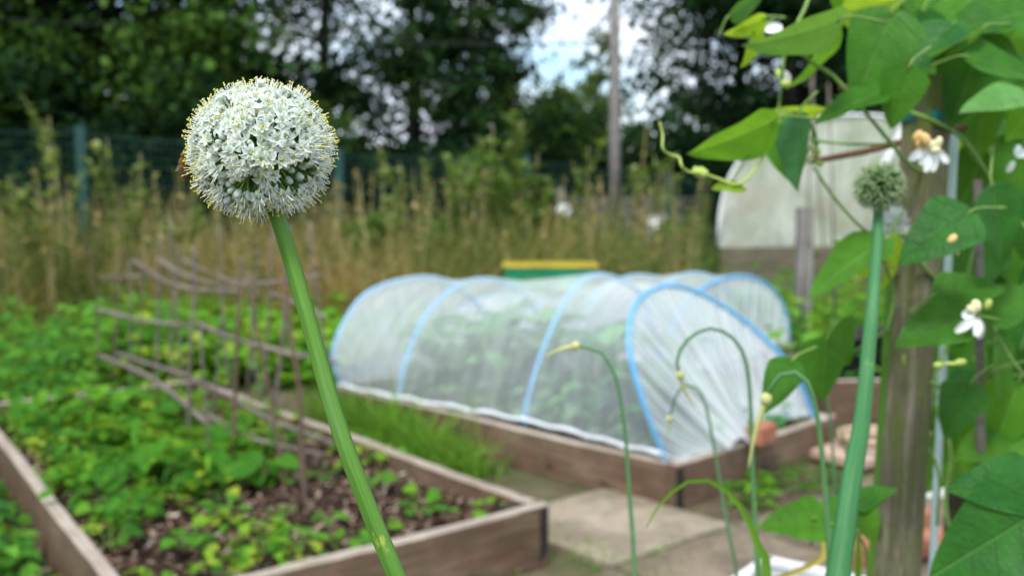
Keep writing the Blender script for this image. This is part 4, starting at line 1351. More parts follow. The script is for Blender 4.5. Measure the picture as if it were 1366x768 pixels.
for k, (px_, d_, lb_) in enumerate(HD):
    tree(pxx(px_, d_), d_, 1.9 if (px_ > 600 or px_ < 380) else 1.7, 1.3 if not 600 < px_ < 900 else .9, 'dark hedge shrub ' + lb_, 170, 60, .12, M['leaf_far'], (.0, .55), .05, 60 + k, tr=.06, kind='shrub')
for k, (px_, d_, h_, lb_) in enumerate([(672, 10.2, 1.45, 'at the left of the utility pole, tallest'), (712, 11.2, 1.3, 'close left of the utility pole'), (600, 9.8, .95, 'low, above the netting tunnel'), (470, 10.2, .8, 'low, right of the flower stem'), (905, 11.5, .85, 'low, beside the polytunnel')]):
    tree(pxx(px_, d_), d_, h_, .34, 'light green leafy bush in the meadow ' + lb_, 60, 26, .065, M['stalk_leaf'], (.1, .7), .1, 90 + k, tr=.02, kind='shrub')
# distant wood closing the horizon
for k in range(1):
    n_ = 26000
    a_ = rng.uniform(-60, 60, n_); z_ = rng.random(n_) ** .8 * (4.2 + 1.0 * np.sin(a_ * .35) + .7 * np.sin(a_ * .9))
    z_ = z_ * np.clip(1 - np.exp(-((a_ + 1.0) / 6.5) ** 4) * .40, 0, 1)
    P = np.stack([a_, 46 + rng.normal(0, 1.6, n_), z_], 1)
    o = leaves_mesh('distant_wood', P, rng.normal(0, 1, (n_, 3)), rng.normal(0, 1, (n_, 3)) + [0, 0, .5], rng.uniform(.3, .7, n_), rng.random(n_) * .6, (QUAD, QUAD_F), M['leaf_far'])
    tag(o, 'far dark wood closing the horizon behind the nearer trees', 'woodland', kind='stuff')

# ------------------------------------------------------------------ hazel stick frame in the near bed
tf = thing('stick_frame', (*PZ(330, 610, .13)[:2], .12), 'rickety frame of bare hazel sticks over the weeds of the near bed', 'plant support')
ups = [(323, 342, 311, 637, 3.9, .0065), (259, 328, 252, 609, 4.2, .006), (330, 360, 350, 560, 4.6, .005), (334, 365, 381, 656, 3.75, .0055), (386, 300, 356, 600, 4.2, .007),
       (412, 296, 440, 530, 4.9, .0065), (379, 372, 407, 662, 3.65, .007), (214, 312, 207, 500, 5.2, .006), (238, 326, 230, 520, 5.0, .0055), (162, 326, 152, 480, 5.8, .0055),
       (173, 345, 175, 490, 5.6, .005), (268, 440, 282, 630, 4.0, .005), (190, 335, 186, 470, 5.9, .005), (292, 300, 305, 500, 5.2, .005), (345, 330, 330, 520, 5.0, .005), (120, 330, 128, 470, 6.0, .005), (228, 290, 240, 470, 5.7, .005), (366, 300, 352, 500, 5.3, .0055), (402, 520, 412, 690, 3.5, .004), (298, 420, 276, 590, 4.35, .004)]
for k, (x1, y1, x2, y2, d_, r_) in enumerate(ups):
    B = PZ(x2, y2, .12) if y2 > 515 else PD(x2, y2, d_)
    A = PD(x1, y1, B[1] + random.uniform(-.05, .05)) 
    if B[2] > .12: B = B - (A - B) * ((B[2] - .10) / max(A[2] - B[2], .2))
    mid = (A + B) / 2 + rng.normal(0, .012, 3)
    q1 = A * .75 + B * .25 + rng.normal(0, .008, 3)
    V, F = tube(spline([B - (A - B) * .03, mid, q1, A], 14), [r_ * 1.5, r_ * 1.0], 7)
    mk('upright_stick', V, F, M['twig'] if k % 3 else M['twig_brown'], tf, smooth=True)
hz = [([(180, 346, 5.3), (217, 372, 4.9), (262, 386, 4.5), (318, 388, 4.1)], .0075), ([(362, 393, 4.0), (400, 408, 3.9), (437, 425, 3.85)], .0075),
      ([(212, 343, 5.2), (240, 362, 5.1), (290, 375, 5.0), (355, 377, 4.9), (434, 368, 4.8)], .0065), ([(133, 371, 5.8), (165, 369, 5.5), (205, 368, 5.2)], .006),
      ([(128, 412, 5.6), (200, 430, 5.2), (270, 437, 4.9), (312, 455, 4.6), (382, 465, 4.4), (447, 483, 4.2)], .0075), ([(264, 434, 4.3), (312, 450, 4.15), (405, 481, 3.9)], .007),
      ([(132, 474, 5.4), (194, 500, 4.8), (232, 526, 4.4), (264, 557, 4.0), (281, 570, 3.9)], .009), ([(156, 471, 5.4), (212, 490, 5.0), (255, 507, 4.7), (312, 530, 4.3), (358, 556, 4.0), (446, 592, 3.7)], .008),
      ([(264, 548, 4.1), (325, 577, 3.9), (381, 596, 3.75), (434, 608, 3.7)], .006), ([(240, 345, 4.9), (300, 372, 4.6), (345, 380, 4.4)], .005)]
for k, (pts_, r_) in enumerate(hz):
    V, F = tube(spline([PD(*p_) + rng.normal(0, .006, 3) for p_ in pts_], 20), [r_ * 1.5, r_ * 1.0], 7)
    mk('cross_stick', V, F, M['twig'], tf, smooth=True)

# ================================================================== FOREGROUND
def ellipsoid(c, ax, r, rl, n=6, k=5):
    """ellipsoid with long axis ax (unit), radius r, half length rl"""
    ax = nrm(ax); a = np.array([0, 0, 1.0]) if abs(ax[2]) < .9 else np.array([1.0, 0, 0])
    u = nrm(np.cross(ax, a)); w_ = np.cross(ax, u); V = []; F = []
    for i in range(k + 1):
        th = PI * i / k; rr = max(math.sin(th), .02) * r; h = -math.cos(th) * rl
        for j in range(n):
            p = 2 * PI * j / n; V.append(np.asarray(c) + ax * h + u * rr * math.cos(p) + w_ * rr * math.sin(p))
    for i in range(k):
        for j in range(n): F.append((i * n + j, i * n + (j + 1) % n, (i + 1) * n + (j + 1) % n, (i + 1) * n + j))
    return V, F


mm = .001


def floret_geo(kind, seed, ped, apro=.6):
    """returns V, F, mat idx, luv; z outward, receptacle at origin; mats: petal, bud, pedicel, filament, anther, ovary"""
    rs = random.Random(seed); V = []; F = []; fm = []; uv = []; n = 0

    def add(v, f, m, u=None):
        nonlocal n
        v = [np.asarray(q, float) for q in v]
        V.extend(v); F.extend([tuple(i + n for i in ff) for ff in f]); fm.extend([m] * len(f))
        uv.extend(u if u is not None else [(0.5, 0.9, 0)] * len(v)); n += len(v)
    v, f = tube([(0, 0, -ped), (rs.uniform(-.5, .5) * mm, rs.uniform(-.5, .5) * mm, -ped * .5), (0, 0, 0)], [.42 * mm, .5 * mm], 5, False); add(v, f, 2)
    if kind == 'bud':
        L_ = rs.uniform(1.9, 2.5) * mm; r = L_ * rs.uniform(.62, .72)
        # six lobed bud
        k_, nn = 6, 12; vv = []; uu = []
        for i in range(k_ + 1):
            th = PI * i / k_
            for j in range(nn):
                p = 2 * PI * j / nn; rr = max(math.sin(th) ** .8, .03) * r * (1 + .07 * math.cos(6 * p))
                vv.append((rr * math.cos(p), rr * math.sin(p), L_ - math.cos(th) * L_)); uu.append((i / k_ * .6, .0 if j % 2 == 0 else .34, 0))
        ff = [(i * nn + j, i * nn + (j + 1) % nn, (i + 1) * nn + (j + 1) % nn, (i + 1) * nn + j) for i in range(k_) for j in range(nn)]
        add(vv, ff, 1, uu)
        return V, F, fm, uv
    spread = R(rs.uniform(62, 88)) if kind == 'open' else R(rs.uniform(25, 42))
    for q in range(6):
        a = q * PI / 3 + rs.uniform(-.1, .1); L_ = rs.uniform(4.5, 5.4) * mm; wd = (1.65 if q % 2 else 1.35) * mm
        sp = spread + rs.uniform(-.15, .15); vv = []; uu = []
        ca, sa = math.cos(a), math.sin(a); nt = 5
        for i in range(nt + 1):
            t_ = i / nt
            hw = wd * (math.sin(PI * min(1, (t_ * .85 + .12))) ** .6) * (1 if t_ < 1 else .35)
            # cupped profile: rises then flares outwards
            ang = sp * (.35 + .75 * t_)
            rr = L_ * t_ * math.sin(ang); zz = L_ * t_ * math.cos(ang) + .3 * mm
            for s in (-1, 0, 1):
                cup = abs(s) * hw * .45
                vv.append((ca * (rr - cup * math.cos(ang)) - sa * s * hw, sa * (rr - cup * math.cos(ang)) + ca * s * hw, zz + cup * math.sin(ang))); uu.append((t_, s * .33, 0))
        add(vv, [tuple(x) for x in grid_faces(nt + 1, 3)], 0, uu)
    v, f = ellipsoid((0, 0, 1.0 * mm), (0, 0, 1), .95 * mm, 1.05 * mm, 7, 5); add(v, f, 5)
    for q in range(6):
        a = q * PI / 3 + .5 + rs.uniform(-.2, .2); tl = rs.uniform(.15, .5) if kind == 'open' else rs.uniform(.05, .2)
        L_ = rs.uniform(4.6, 7.2) * mm if kind == 'open' else rs.uniform(3.5, 5) * mm
        d = np.array([math.cos(a) * math.sin(tl), math.sin(a) * math.sin(tl), math.cos(tl)])
        b = np.array([math.cos(a), math.sin(a), 0]) * .9 * mm
        p1 = b + d * L_ * .55 + [0, 0, .1 * mm]; p2 = b + d * L_
        v, f = tube([b, p1, p2], [.24 * mm, .13 * mm], 4, False); add(v, f, 3)
        if rs.random() < apro:
            ad = nrm(np.array([rs.uniform(-1, 1), rs.uniform(-1, 1), rs.uniform(-.4, 1)])); v, f = ellipsoid(p2, ad, .33 * mm, .78 * mm, 5, 4); add(v, f, 4)
    return V, F, fm, uv


FM = [M['petal'], M['budmat'], M['pedicel'], M['filament'], M['anther'], M['ovary']]
hd = PD(348, 202, .53)
stem_pts = [PD(352, 232, .53), PD(366, 275, .529), PD(388, 345, .528), PD(418, 450, .524), PD(449, 560, .518), PD(488, 668, .512), PD(532, 775, .507), PD(575, 880, .503)]
e_ = stem_pts[-1]
stem_pts += [e_ + [.03, .0, -.12], e_ + [.075, .0, -.35], e_ + [.10, .01, -.62], [e_[0] + .11, e_[1] + .015, 0.0]]
al = thing('onion_flower', (stem_pts[-1][0], stem_pts[-1][1], 0), 'large round white allium flower head in sharp focus on a leaning green stem', 'flower')
sp_ = spline(stem_pts, 90)
rad = np.interp(np.linspace(0, 1, 90), [0, .12, .3, .6, 1], [.0040, .0044, .0050, .0080, .011])
ang = np.linspace(0, 2 * PI, 20, endpoint=False)
V, F = tube(sp_, 1.0, 20)
ctr = np.repeat(sp_, 20, axis=0)
rl = np.repeat(rad, 20) * (1 + .045 * np.cos(np.tile(ang, 90) * 6) + .02 * np.cos(np.tile(ang, 90) * 3 + 1))
V = ctr + (V - ctr) * rl[:, None]
mk('flower_stalk', V, F, M['stem'], al, smooth=True, uv=tuv(sp_, 20))
V, F = ellipsoid(hd, (0, 0, 1), .0065, .006, 10, 7); mk('receptacle', V, F, M['pedicel'], al, smooth=True)
sdir = nrm(sp_[3] - hd)
tocam = nrm(CAM - hd)
NF = 520
fl = []
for i in range(NF):
    z_ = 1 - 2 * (i + .5) / NF; p_ = i * 2.399963
    d = np.array([math.sqrt(1 - z_ * z_) * math.cos(p_), math.sqrt(1 - z_ * z_) * math.sin(p_), z_]) + rng.normal(0, .045, 3)
    d = nrm(d)
    cs = d @ sdir
    if cs > .955: continue
    # looser belt on the lower front where the inside shows
    gap = nrm(tocam * 1.0 + np.array([.10, 0, -.18])); cg = d @ gap
    inner = False
    belt = abs((d @ nrm([-.05, -.25, .97])) + .28)   # belt just below the equator
    if belt < .19 and d @ tocam > .45:
        if random.random() < .34: continue
        inner = True
    low = cs > .55
    k = random.random()
    kind = 'bud' if (inner and k < .62) or (low and k < .40) or k < .10 else ('half' if k < .32 else 'open')
    rr = random.uniform(.90, 1.03) * (.86 if inner else 1)
    if kind == 'bud': rr *= .93
    fl.append((d, rr, kind))
var = {}
for kd, nn in (('open', 7), ('half', 3), ('bud', 4)):
    var[kd] = [floret_geo(kd, 100 + q * 7 + hash(kd) % 1 + len(kd) * 31, .027, .25 + .6 * q / nn) for q in range(nn)]
meshes = {kd: [None] * len(v_) for kd, v_ in var.items()}
fl.sort(key=lambda f: -(f[0] @ tocam))
rest_V = []; rest_F = []; rest_m = []; rest_uv = []; rn = 0
nobj = 0
for (d, rr, kd) in fl:
    pos = hd + np.array([d[0], d[1], d[2] * .955]) * .0318 * rr
    zax = nrm(np.array([d[0], d[1], d[2] * .95]) + rng.normal(0, .12, 3))
    xa = nrm(np.cross(zax, rng.normal(0, 1, 3))); ya = np.cross(zax, xa); s_ = random.uniform(.92, 1.2)
    nv_ = len(var[kd]); vi = random.randrange(nv_) if d @ tocam < .5 else random.randrange(max(1, (nv_ + 1) // 2)); g = var[kd][vi]
    Rm = np.stack([xa, ya, zax], 1)
    if nobj < 100:
        if meshes[kd][vi] is None:
            meshes[kd][vi] = mesh_data('floret', g[0], g[1], FM, fm=g[2], uv=np.array(g[3]), smooth=True)
        fr = Matrix([[Rm[0, 0] * s_, Rm[0, 1] * s_, Rm[0, 2] * s_, pos[0]], [Rm[1, 0] * s_, Rm[1, 1] * s_, Rm[1, 2] * s_, pos[1]], [Rm[2, 0] * s_, Rm[2, 1] * s_, Rm[2, 2] * s_, pos[2]], [0, 0, 0, 1]])
        place('flower_bud' if kd == 'bud' else 'floret', meshes[kd][vi], al, fr)
        nobj += 1
    else:
        W_ = np.array(g[0]) @ Rm.T * s_ + pos
        rest_V.append(W_); rest_F += [tuple(i + rn for i in f) for f in g[1]]; rest_m += g[2]; rest_uv += g[3]; rn += len(W_)
mk('floret_cluster', np.concatenate(rest_V), rest_F, FM, al, fm=rest_m, uv=np.array(rest_uv), smooth=True)['kind'] = 'stuff'

# bee on the left edge of the flower head
bp_ = PD(246, 229, .538)
bee = thing('bee', bp_, 'small brown bee clinging to the left edge of the big flower head', 'bee')
m = MB()
for (o_, ax_, r_, l_) in (((0, 0, 0), (.3, .2, -1), .0024, .0042), ((-.0008, 0, .0048), (.2, 0, 1), .0021, .0026), ((-.0004, 0, .0082), (0, 0, 1), .0014, .0016)):
    v, f = ellipsoid(bp_ + np.array(o_), ax_, r_, l_, 12, 9); m.add(v, f)
for k in range(6):
    s = 1 if k % 2 else -1; b = bp_ + np.array([0, s * .0012, .003 + .0012 * (k // 2)]); m.tube([b, b + [.002, s * .0015, .001], b + [.0045, s * .0018, -.001]], .0003, 4)
m.build('body', M['bee'], bee, smooth=True)
for s in (-1, 1):
    b = bp_ + np.array([-.0015, s * .001, .005]); v = [b, b + [-.0012, s * .002, -.002], b + [-.002, s * .003, -.005], b + [-.0008, s * .0015, -.0045]]
    mk('wing', v + [q + np.array([0, 0.00015, 0]) for q in v], [(0, 1, 2, 3), (7, 6, 5, 4), (0, 4, 5, 1), (1, 5, 6, 2), (2, 6, 7, 3), (3, 7, 4, 0)], simple('bee_wing', (.25, .20, .15), None, 90, .3), bee)

# second onion: green seed head on a thick bluish stem
d2 = 1.08
h2 = PD(1173, 249, d2)
s2 = [PD(1173, 268, d2), PD(1171, 300, d2), PD(1166, 380, 1.04), PD(1160, 450, 1.0), PD(1150, 560, .95), PD(1136, 640, .90), PD(1118, 768, .86), PD(1105, 860, .83)]
e_ = s2[-1]; s2 += [e_ + [-.02, -.02, -.25], e_ + [-.025, -.03, -.6], [e_[0] - .025, e_[1] - .03, 0]]
on2 = thing('onion_seedhead', (s2[-1][0], s2[-1][1], 0), 'round green seeding allium head on a thick bluish stem before the polytunnel', 'flower')
def seedhead(par, c, r, n_, body, tipmat, open_=0):
    m = MB(); c = np.asarray(c)
    for i in range(n_):
        z_ = 1 - 2 * (i + .5) / n_; p_ = i * 2.4
        d = nrm(np.array([math.sqrt(1 - z_ * z_) * math.cos(p_), math.sqrt(1 - z_ * z_) * math.sin(p_), z_]) + rng.normal(0, .06, 3))
        rr = r * random.uniform(.80, 1.0); e2 = c + d * rr
        m.tube([c, (c + e2) / 2, e2], .0005, 4, 0, False)
        v, f = ellipsoid(e2, d, .0015, .0020, 7, 5); m.add(v, f, 0)
        for k in range(4):
            q = nrm(d + rng.normal(0, .45, 3)); m.tube([e2, e2 + q * .0035, e2 + q * .0068], [.00045, .0003], 3, 1, False)
    m.build('seed_cluster', [body, tipmat], par, smooth=True)
seedhead(on2, h2, .0225, 330, M['seedhead'], simple('seed_filament', (.32, .42, .22), (.46, .54, .32), 90, .6, 0))
S2_ = spline(s2, 60)
V, F = tube(S2_, np.interp(np.linspace(0, 1, 40), [0, .15, .3, .45, .6, 1], [.005, .0070, .0100, .0145, .0178, .0175]), 18); mk('flower_stalk', V, F, M['stem_blue'], on2, smooth=True, uv=tuv(S2_, 18))
# pale flower head behind (white blur by the post)
h3 = PD(1190, 302, 1.35)
on3 = thing('onion_flower', (h3[0], h3[1] + .03, 0), 'small pale out of focus allium head half hidden by the mossy post', 'flower')
seedhead(on3, h3, .024, 330, M['filament'], M['filament'])
V, F = tube(spline([h3, h3 + [0, .005, -.2], h3 + [-.01, .02, -.7], [h3[0], h3[1] + .03, 0]], 20), .006, 10); mk('flower_stalk', V, F, M['stem'], on3, smooth=True)

# garlic scapes
def scape(name, pts, d, r, label, bulb_i, tipn=3, mat='scape', r_tip=.6):
    """pts pixel path from bottom to tip; bulb at index bulb_i"""
    P = [PD(x_, y_, d + k * .004) for k, (x_, y_) in enumerate(pts)]
    b = P[0]; root = np.array([b[0] + .01, b[1], 0.0])
    t = thing(name, root, label, 'garlic scape', 'curling garlic scapes in the foreground')
    low = [root, b * [1, 1, 0] + [.006, 0, b[2] * .5]]
    st = spline(low + P[:bulb_i + 1], 70)
    V, F = tube(st, [r * 1.3, r * 1.15, r, r * r_tip], 12); mk('stalk', V, F, M[mat], t, smooth=True, uv=tuv(st, 12))
    bd = nrm(P[bulb_i + 1] - P[bulb_i])
    V, F = ellipsoid(P[bulb_i], bd, r * 1.75, r * 2.0, 14, 10); mk('bulb', V, F, M['scape_tip'], t, smooth=True)
    tp = spline(P[bulb_i:], 14); V, F = tube(tp, [r * .95, r * .7, r * .25], 8); mk('beak', V, F, M['scape_tip'], t, smooth=True)
    return t


scape('garlic_scape', [(847, 800), (840, 660), (833, 570), (822, 505), (805, 473), (785, 464), (768, 461), (748, 466), (727, 475)], 1.15, .0028, 'garlic scape bending left with a round yellow bulb before the blue hoop', 6)
scape('garlic_scape', [(1010, 800), (1006, 680), (1003, 600), (1000, 520), (992, 472), (972, 446), (945, 438), (918, 452), (903, 478), (907, 500), (913, 520), (928, 542)], 1.25, .0030, 'tallest garlic scape, arched in a full hook before the pleated net end', 9)
scape('garlic_scape', [(985, 800), (972, 710), (960, 640), (948, 570), (936, 526), (919, 513), (903, 525), (893, 558), (891, 580)], 1.45, .0026, 'short thin garlic scape curling inside the taller hook', 7)
scape('garlic_scape', [(1106, 800), (1103, 690), (1097, 610), (1089, 548), (1074, 505), (1052, 496), (1034, 507), (1022, 532), (1010, 568), (1003, 600), (998, 626)], 1.05, .0036, 'thick dark garlic scape with a yellow withered tip, nearest the bean leaf', 7)
scape('garlic_scape', [(1119, 800), (1116, 700), (1111, 600), (1105, 540), (1100, 500), (1097, 470), (1092, 450)], 1.6, .0028, 'straight faint garlic scape behind the thick one', 5)


def strap(pts, d, wpx, label, name, mat, par=None, cat='leaf', grp=None, d2=None, root=True):
    P = [PD(x_, y_, d + (k / (len(pts) - 1)) * ((d2 or d) - d)) for k, (x_, y_) in enumerate(pts)]
    if root: P = [np.array([P[0][0], P[0][1], 0.0]), P[0] * [1, 1, .5]] + P
    c_ = spline(P, 50); V = []; uv = []
    T = np.gradient(c_, axis=0); T /= np.linalg.norm(T, axis=1)[:, None]
    for i in range(50):
        t_ = i / 49; hw = wpx * d / F_ / 2 * min(1, (1 - t_) * 3.0 + .05) ** .8
        sdv = nrm(np.cross(T[i], [0.25, 1, 0.3])); nn = np.cross(T[i], sdv)
        for s in (-1, -.5, 0, .5, 1): V.append(c_[i] + sdv * s * hw + nn * abs(s) * hw * .5); uv.append((t_, s * .3, 0))
    F = grid_faces(50, 5)
    o = mk(name, V, F, mat, par, smooth=True, uv=np.array(uv), v=np.full(len(V), .6))
    if label: tag(o, label, cat, grp)
    return o


strap([(1024, 800), (1014, 738), (1000, 695), (978, 660), (950, 641), (928, 638), (905, 648), (880, 672), (862, 703)], 1.0, 17, 'long arching pale green strap leaf in front of the netted bed', 'strap_leaf', M['grass_green'])
strap([(1012, 800), (1008, 700), (1004, 620), (998, 560)], 1.3, 12, 'upright narrow green strap leaf beside the tall hooked scape', 'strap_leaf', M['grass_green'])
strap([(1010, 778), (1050, 765), (1088, 748), (1100, 735), (1096, 714), (1085, 700)], 1.35, 9, 'bent yellow dying leaf lying over the white box', 'dead_leaf', M['straw_yellow'], root=False)
strap([(1120, 560), (1135, 640), (1145, 720)][::-1], 1.5, 10, 'slender green blade behind the thick onion stem', 'strap_leaf', M['grass_green'])

# ---- trellis posts
def leaning_post(name, top, bot, wpx, d, mat, label, depthr=.9, rot=.5, cat='post', ztop=None):
    A, B = PD(*top, d), PD(*bot, d); dirv = (A - B) / (A[2] - B[2])
    G = B - dirv * B[2]; Tp = A if ztop is None else B + dirv * (ztop - B[2])
    L_ = np.linalg.norm(Tp - G); x_ = nrm(Tp - G)
    y_ = nrm(np.cross([math.sin(rot), -math.cos(rot), 0], x_)); z_ = np.cross(x_, y_)
    fr = Matrix(((x_[0], y_[0], z_[0], G[0]), (x_[1], y_[1], z_[1], G[1]), (x_[2], y_[2], z_[2], G[2]), (0, 0, 0, 1)))
    s = wpx * d / F_; a, b = s / 2, s * depthr / 2; c = s * .08
    prof = [(-a + c, -b), (a - c, -b), (a, -b + c), (a, b - c), (a - c, b), (-a + c, b), (-a, b - c), (-a, -b + c)]
    V = []; F = []; n_ = 70; k = 8
    for i in range(n_ + 1):
        xx = L_ * i / n_
        for j, (py, pz) in enumerate(prof):
            w_ = 1 + .02 * math.sin(xx * 13 + j) + random.uniform(-.012, .012); V.append((xx, py * w_, pz * w_))
    for i in range(n_):
        for j in range(k): F.append((i * k + j, i * k + (j + 1) % k, (i + 1) * k + (j + 1) % k, (i + 1) * k + j)[::-1])
    F.append(tuple(range(k))); F.append(tuple(range(n_ * k, n_ * k + k))[::-1])
    o = mk(name, V, F, mat, frame=fr); tag(o, label, cat); return o, G, Tp, dirv


po, pG, pT, pdv = leaning_post('trellis_post', (1238, 120), (1196, 768), 50, 1.35, M['post'], 'mossy weathered square timber post at the right, nearest the camera', rot=.55, ztop=1.335)
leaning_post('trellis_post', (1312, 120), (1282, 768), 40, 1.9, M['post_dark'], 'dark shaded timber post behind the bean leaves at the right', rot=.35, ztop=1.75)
q = PD(1234, 156, 1.35)
V, F = tube([q + [0, 0, -.006], q, q + [0, 0, .006]], [.034, .035, .034], 4)
tag(mk('garden_tie', V, F, M['tie']), 'dark green tie wrapped round the top of the mossy post', 'tie')
A, B = PD(1243, 775, 1.55), PD(1276, 130, 1.55); dv = (B - A) / (B[2] - A[2])
V, F = tube([A - dv * A[2], A, B, B + dv * .2], .0058, 14)
tag(mk('plastic_pipe', V, F, M['tealpipe'], smooth=True), 'pale teal plastic pipe rising beside the mossy post', 'pipe')
A, B = PD(1309, 640, 1.5), PD(1306, 380, 1.5); dv = (B - A) / (B[2] - A[2])
V, F = tube([A - dv * A[2], A, B, B + dv * .15], [.007, .006], 8); tag(mk('garden_cane', V, F, M['twig'], smooth=True), 'grey upright cane between the dark post and the right edge', 'cane')
V, F = tube([PD(1080, 216, 1.36), PD(1150, 203, 1.36), PD(1225, 184, 1.36), PD(1330, 160, 1.45)], [.0036, .0048, .005], 8); tag(mk('garden_cane', V, F, M['cane'], smooth=True), 'brown horizontal cane reaching left from the mossy post', 'cane')
V, F = tube([PD(1120, 118, 1.5), PD(1200, 110, 1.5), PD(1300, 100, 1.5)], [.004, .005], 8); tag(mk('garden_cane', V, F, M['cane'], smooth=True), 'thin dark cane high among the bean leaves', 'cane')
m = MB(); A, B = PD(1150, 447, 2.3), PD(1420, 440, 2.3); m.tube([A, (A + B) / 2, B], .009, 8); 
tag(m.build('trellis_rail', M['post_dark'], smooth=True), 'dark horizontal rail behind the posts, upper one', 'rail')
m = MB(); A, B = PD(1238, 494, 2.0), PD(1420, 490, 2.0); m.tube([A, (A + B) / 2, B], .007, 8); 
tag(m.build('trellis_rail', M['twig_brown'], smooth=True), 'thin grey horizontal stick behind the posts, lower one', 'rail')


# ---- bean plants
def bean_leaf(par, cx_, cy_, ln, wd, deg, d, mat, under=False, fold=.18, curl=.12, yaw=0.0, petdir=None):
    mats = [M[mat], M['vine']]
    s = d / F_; L_ = ln * s
    th = R(deg); right = rtv; up = UP; back = np.array([0, -1.0, 0])
    x = nrm(right * math.cos(th) + up * math.sin(th) + back * yaw)
    y0 = nrm(np.cross(back, x)); nat = .86 * ln
    roll = math.acos(min(1, wd / nat))
    n0 = back - x * (back @ x); n0 = nrm(n0)
    perp = np.cross(x, n0)
    if perp[2] < 0: perp = -perp
    nz_ = n0 * math.cos(roll) + perp * math.sin(roll) * (-1 if under else 1)
    if under: nz_ = n0 * math.cos(roll) - perp * math.sin(roll)
    y = np.cross(nz_, x)
    c = PD(cx_, cy_, d) - x * L_ * .48
    nt, ns = 16, 10; V = []; uv = []
    ph = random.uniform(0, 6); asym = random.uniform(.9, 1.1)
    for i in range(nt + 1):
        t_ = i / nt
        hw = .41 * min(1, (t_ * 5.0 + .02)) ** .5 * (1 - t_ ** 1.75) ** .85 * (1.06 - .08 * t_) + .002
        for j in range(ns + 1):
            u = -1 + 2 * j / ns
            xx = t_ - .06 * abs(u) ** 1.5 * (1 - t_) ** 3 * 1.2
            yy = u * hw * (asym if u > 0 else 2 - asym)
            zz = fold * abs(yy) * 1.3 - curl * t_ * t_ * 1.2 - .10 * yy * yy + .014 * math.sin(t_ * 11 + ph + abs(u) * 3) * abs(u)
            V.append(c + (x * xx + y * yy + nz_ * zz) * L_); uv.append((t_, yy, 0))
    F = [tuple(f) for f in grid_faces(nt + 1, ns + 1)]; fm = [0] * len(F)
    pd2 = petdir if petdir is not None else nrm(-x * .8 + UP * -.3 + np.array([.3, .25, 0]))
    pv, pf = tube(spline([c + x * L_ * .04, c - x * L_ * .12, c + pd2 * L_ * .55], 8), [.0013, .0016], 6)
    k = len(V); V = V + list(pv); F += [tuple(i + k for i in f) for f in pf]; fm += [1] * len(pf); uv += [(0, 0, 0)] * len(pv)
    return mk('leaf', V, F, mats, par, fm=fm, uv=np.array(uv), smooth=True)


bA = thing('bean_plant', (pG[0] + .06, pG[1] - .03, 0), 'upper climbing bean vine reaching left from the mossy post with a curling tendril', 'bean plant', 'climbing bean plants on the trellis')
bB = thing('bean_plant', (pG[0] + .14, pG[1] + .1, 0), 'dense dark leaved bean vine filling the right edge of the photo', 'bean plant', 'climbing bean plants on the trellis')
bC = thing('bean_plant', (PD(1150, 690, 1.2)[0], 1.25, 0), 'low bean plant with green leaves crossing the onion and garlic stems', 'bean plant', 'climbing bean plants on the trellis')
up_leaves = [
    (980, 188, 112, 66, 207, 1.15, 'lv_bright', 1), (1062, 51, 124, 50, 202, 1.15, 'lv_pale', 1), (995, 38, 52, 26, 208, 1.2, 'lv_yellow', 1), (1004, 66, 50, 30, 250, 1.22, 'lv_yellow', 1),
    (1000, 6, 54, 28, 30, 1.2, 'lv_blue', 1), (1170, 8, 80, 62, 10, 1.3, 'lv_yellow', 1), (1165, 74, 118, 98, 245, 1.22, 'lv_mid', 0), (1090, 80, 92, 36, 240, 1.25, 'lv_bright', 1),
    (1133, 138, 92, 34, 198, 1.18, 'lv_mid', 0), (1200, 130, 76, 62, 255, 1.16, 'lv_mid', 0), (1046, 156, 52, 40, 20, 1.3, 'lv_yellow', 1), (1060, 203, 92, 30, 262, 1.2, 'lv_blue', 0),
    (1043, 206, 66, 36, 275, 1.25, 'lv_bright', 1), (1082, 150, 46, 26, 0, 1.3, 'lv_yellow', 1), (962, 248, 24, 18, 190, 1.12, 'lv_yellow', 0), (985, 250, 24, 19, 350, 1.12, 'lv_yellow', 0),
    (1245, 62, 80, 50, 225, 1.3, 'lv_dark', 0), (1278, 60, 70, 22, 215, 1.28, 'lv_pale', 1), (1292, 104, 118, 98, 250, 1.32, 'lv_dark', 0), (1340, 88, 92, 56, 345, 1.25, 'lv_mid', 0),
    (1330, 134, 96, 42, 186, 1.2, 'lv_pale', 0), (1305, 178, 70, 52, 262, 1.4, 'lv_mid', 0), (1215, 20, 70, 40, 300, 1.35, 'lv_mid', 0), (1130, 5, 60, 34, 150, 1.35, 'lv_bright', 1),
    (1255, 18, 80, 50, 200, 1.4, 'lv_bright', 0), (1320, 25, 110, 70, 190, 1.3, 'lv_mid', 0), (1085, 180, 36, 18, 95, 1.3, 'lv_mid', 0), (1350, 50, 90, 60, 240, 1.35, 'lv_bright', 0), (1220, 90, 70, 50, 280, 1.42, 'lv_mid', 0),
    (1238, 100, 84, 60, 240, 1.38, 'lv_mid', 0), (1262, 128, 80, 56, 300, 1.42, 'lv_dark', 0), (1225, 60, 80, 60, 265, 1.4, 'lv_dark', 0), (1290, 30, 90, 60, 215, 1.45, 'lv_mid', 0), (1250, -5, 90, 60, 250, 1.45, 'lv_bright', 0), (1345, 10, 90, 60, 300, 1.4, 'lv_mid', 0), (1310, 60, 90, 70, 270, 1.5, 'lv_dark', 0), (1200, 45, 60, 44, 290, 1.45, 'lv_dark', 0),
    (1146, 338, 66, 52, 160, 1.3, 'lv_yellow', 1), (1128, 353, 118, 36, 212, 1.22, 'lv_bright', 0), (1188, 350, 74, 44, 265, 1.3, 'lv_yellow', 1)]
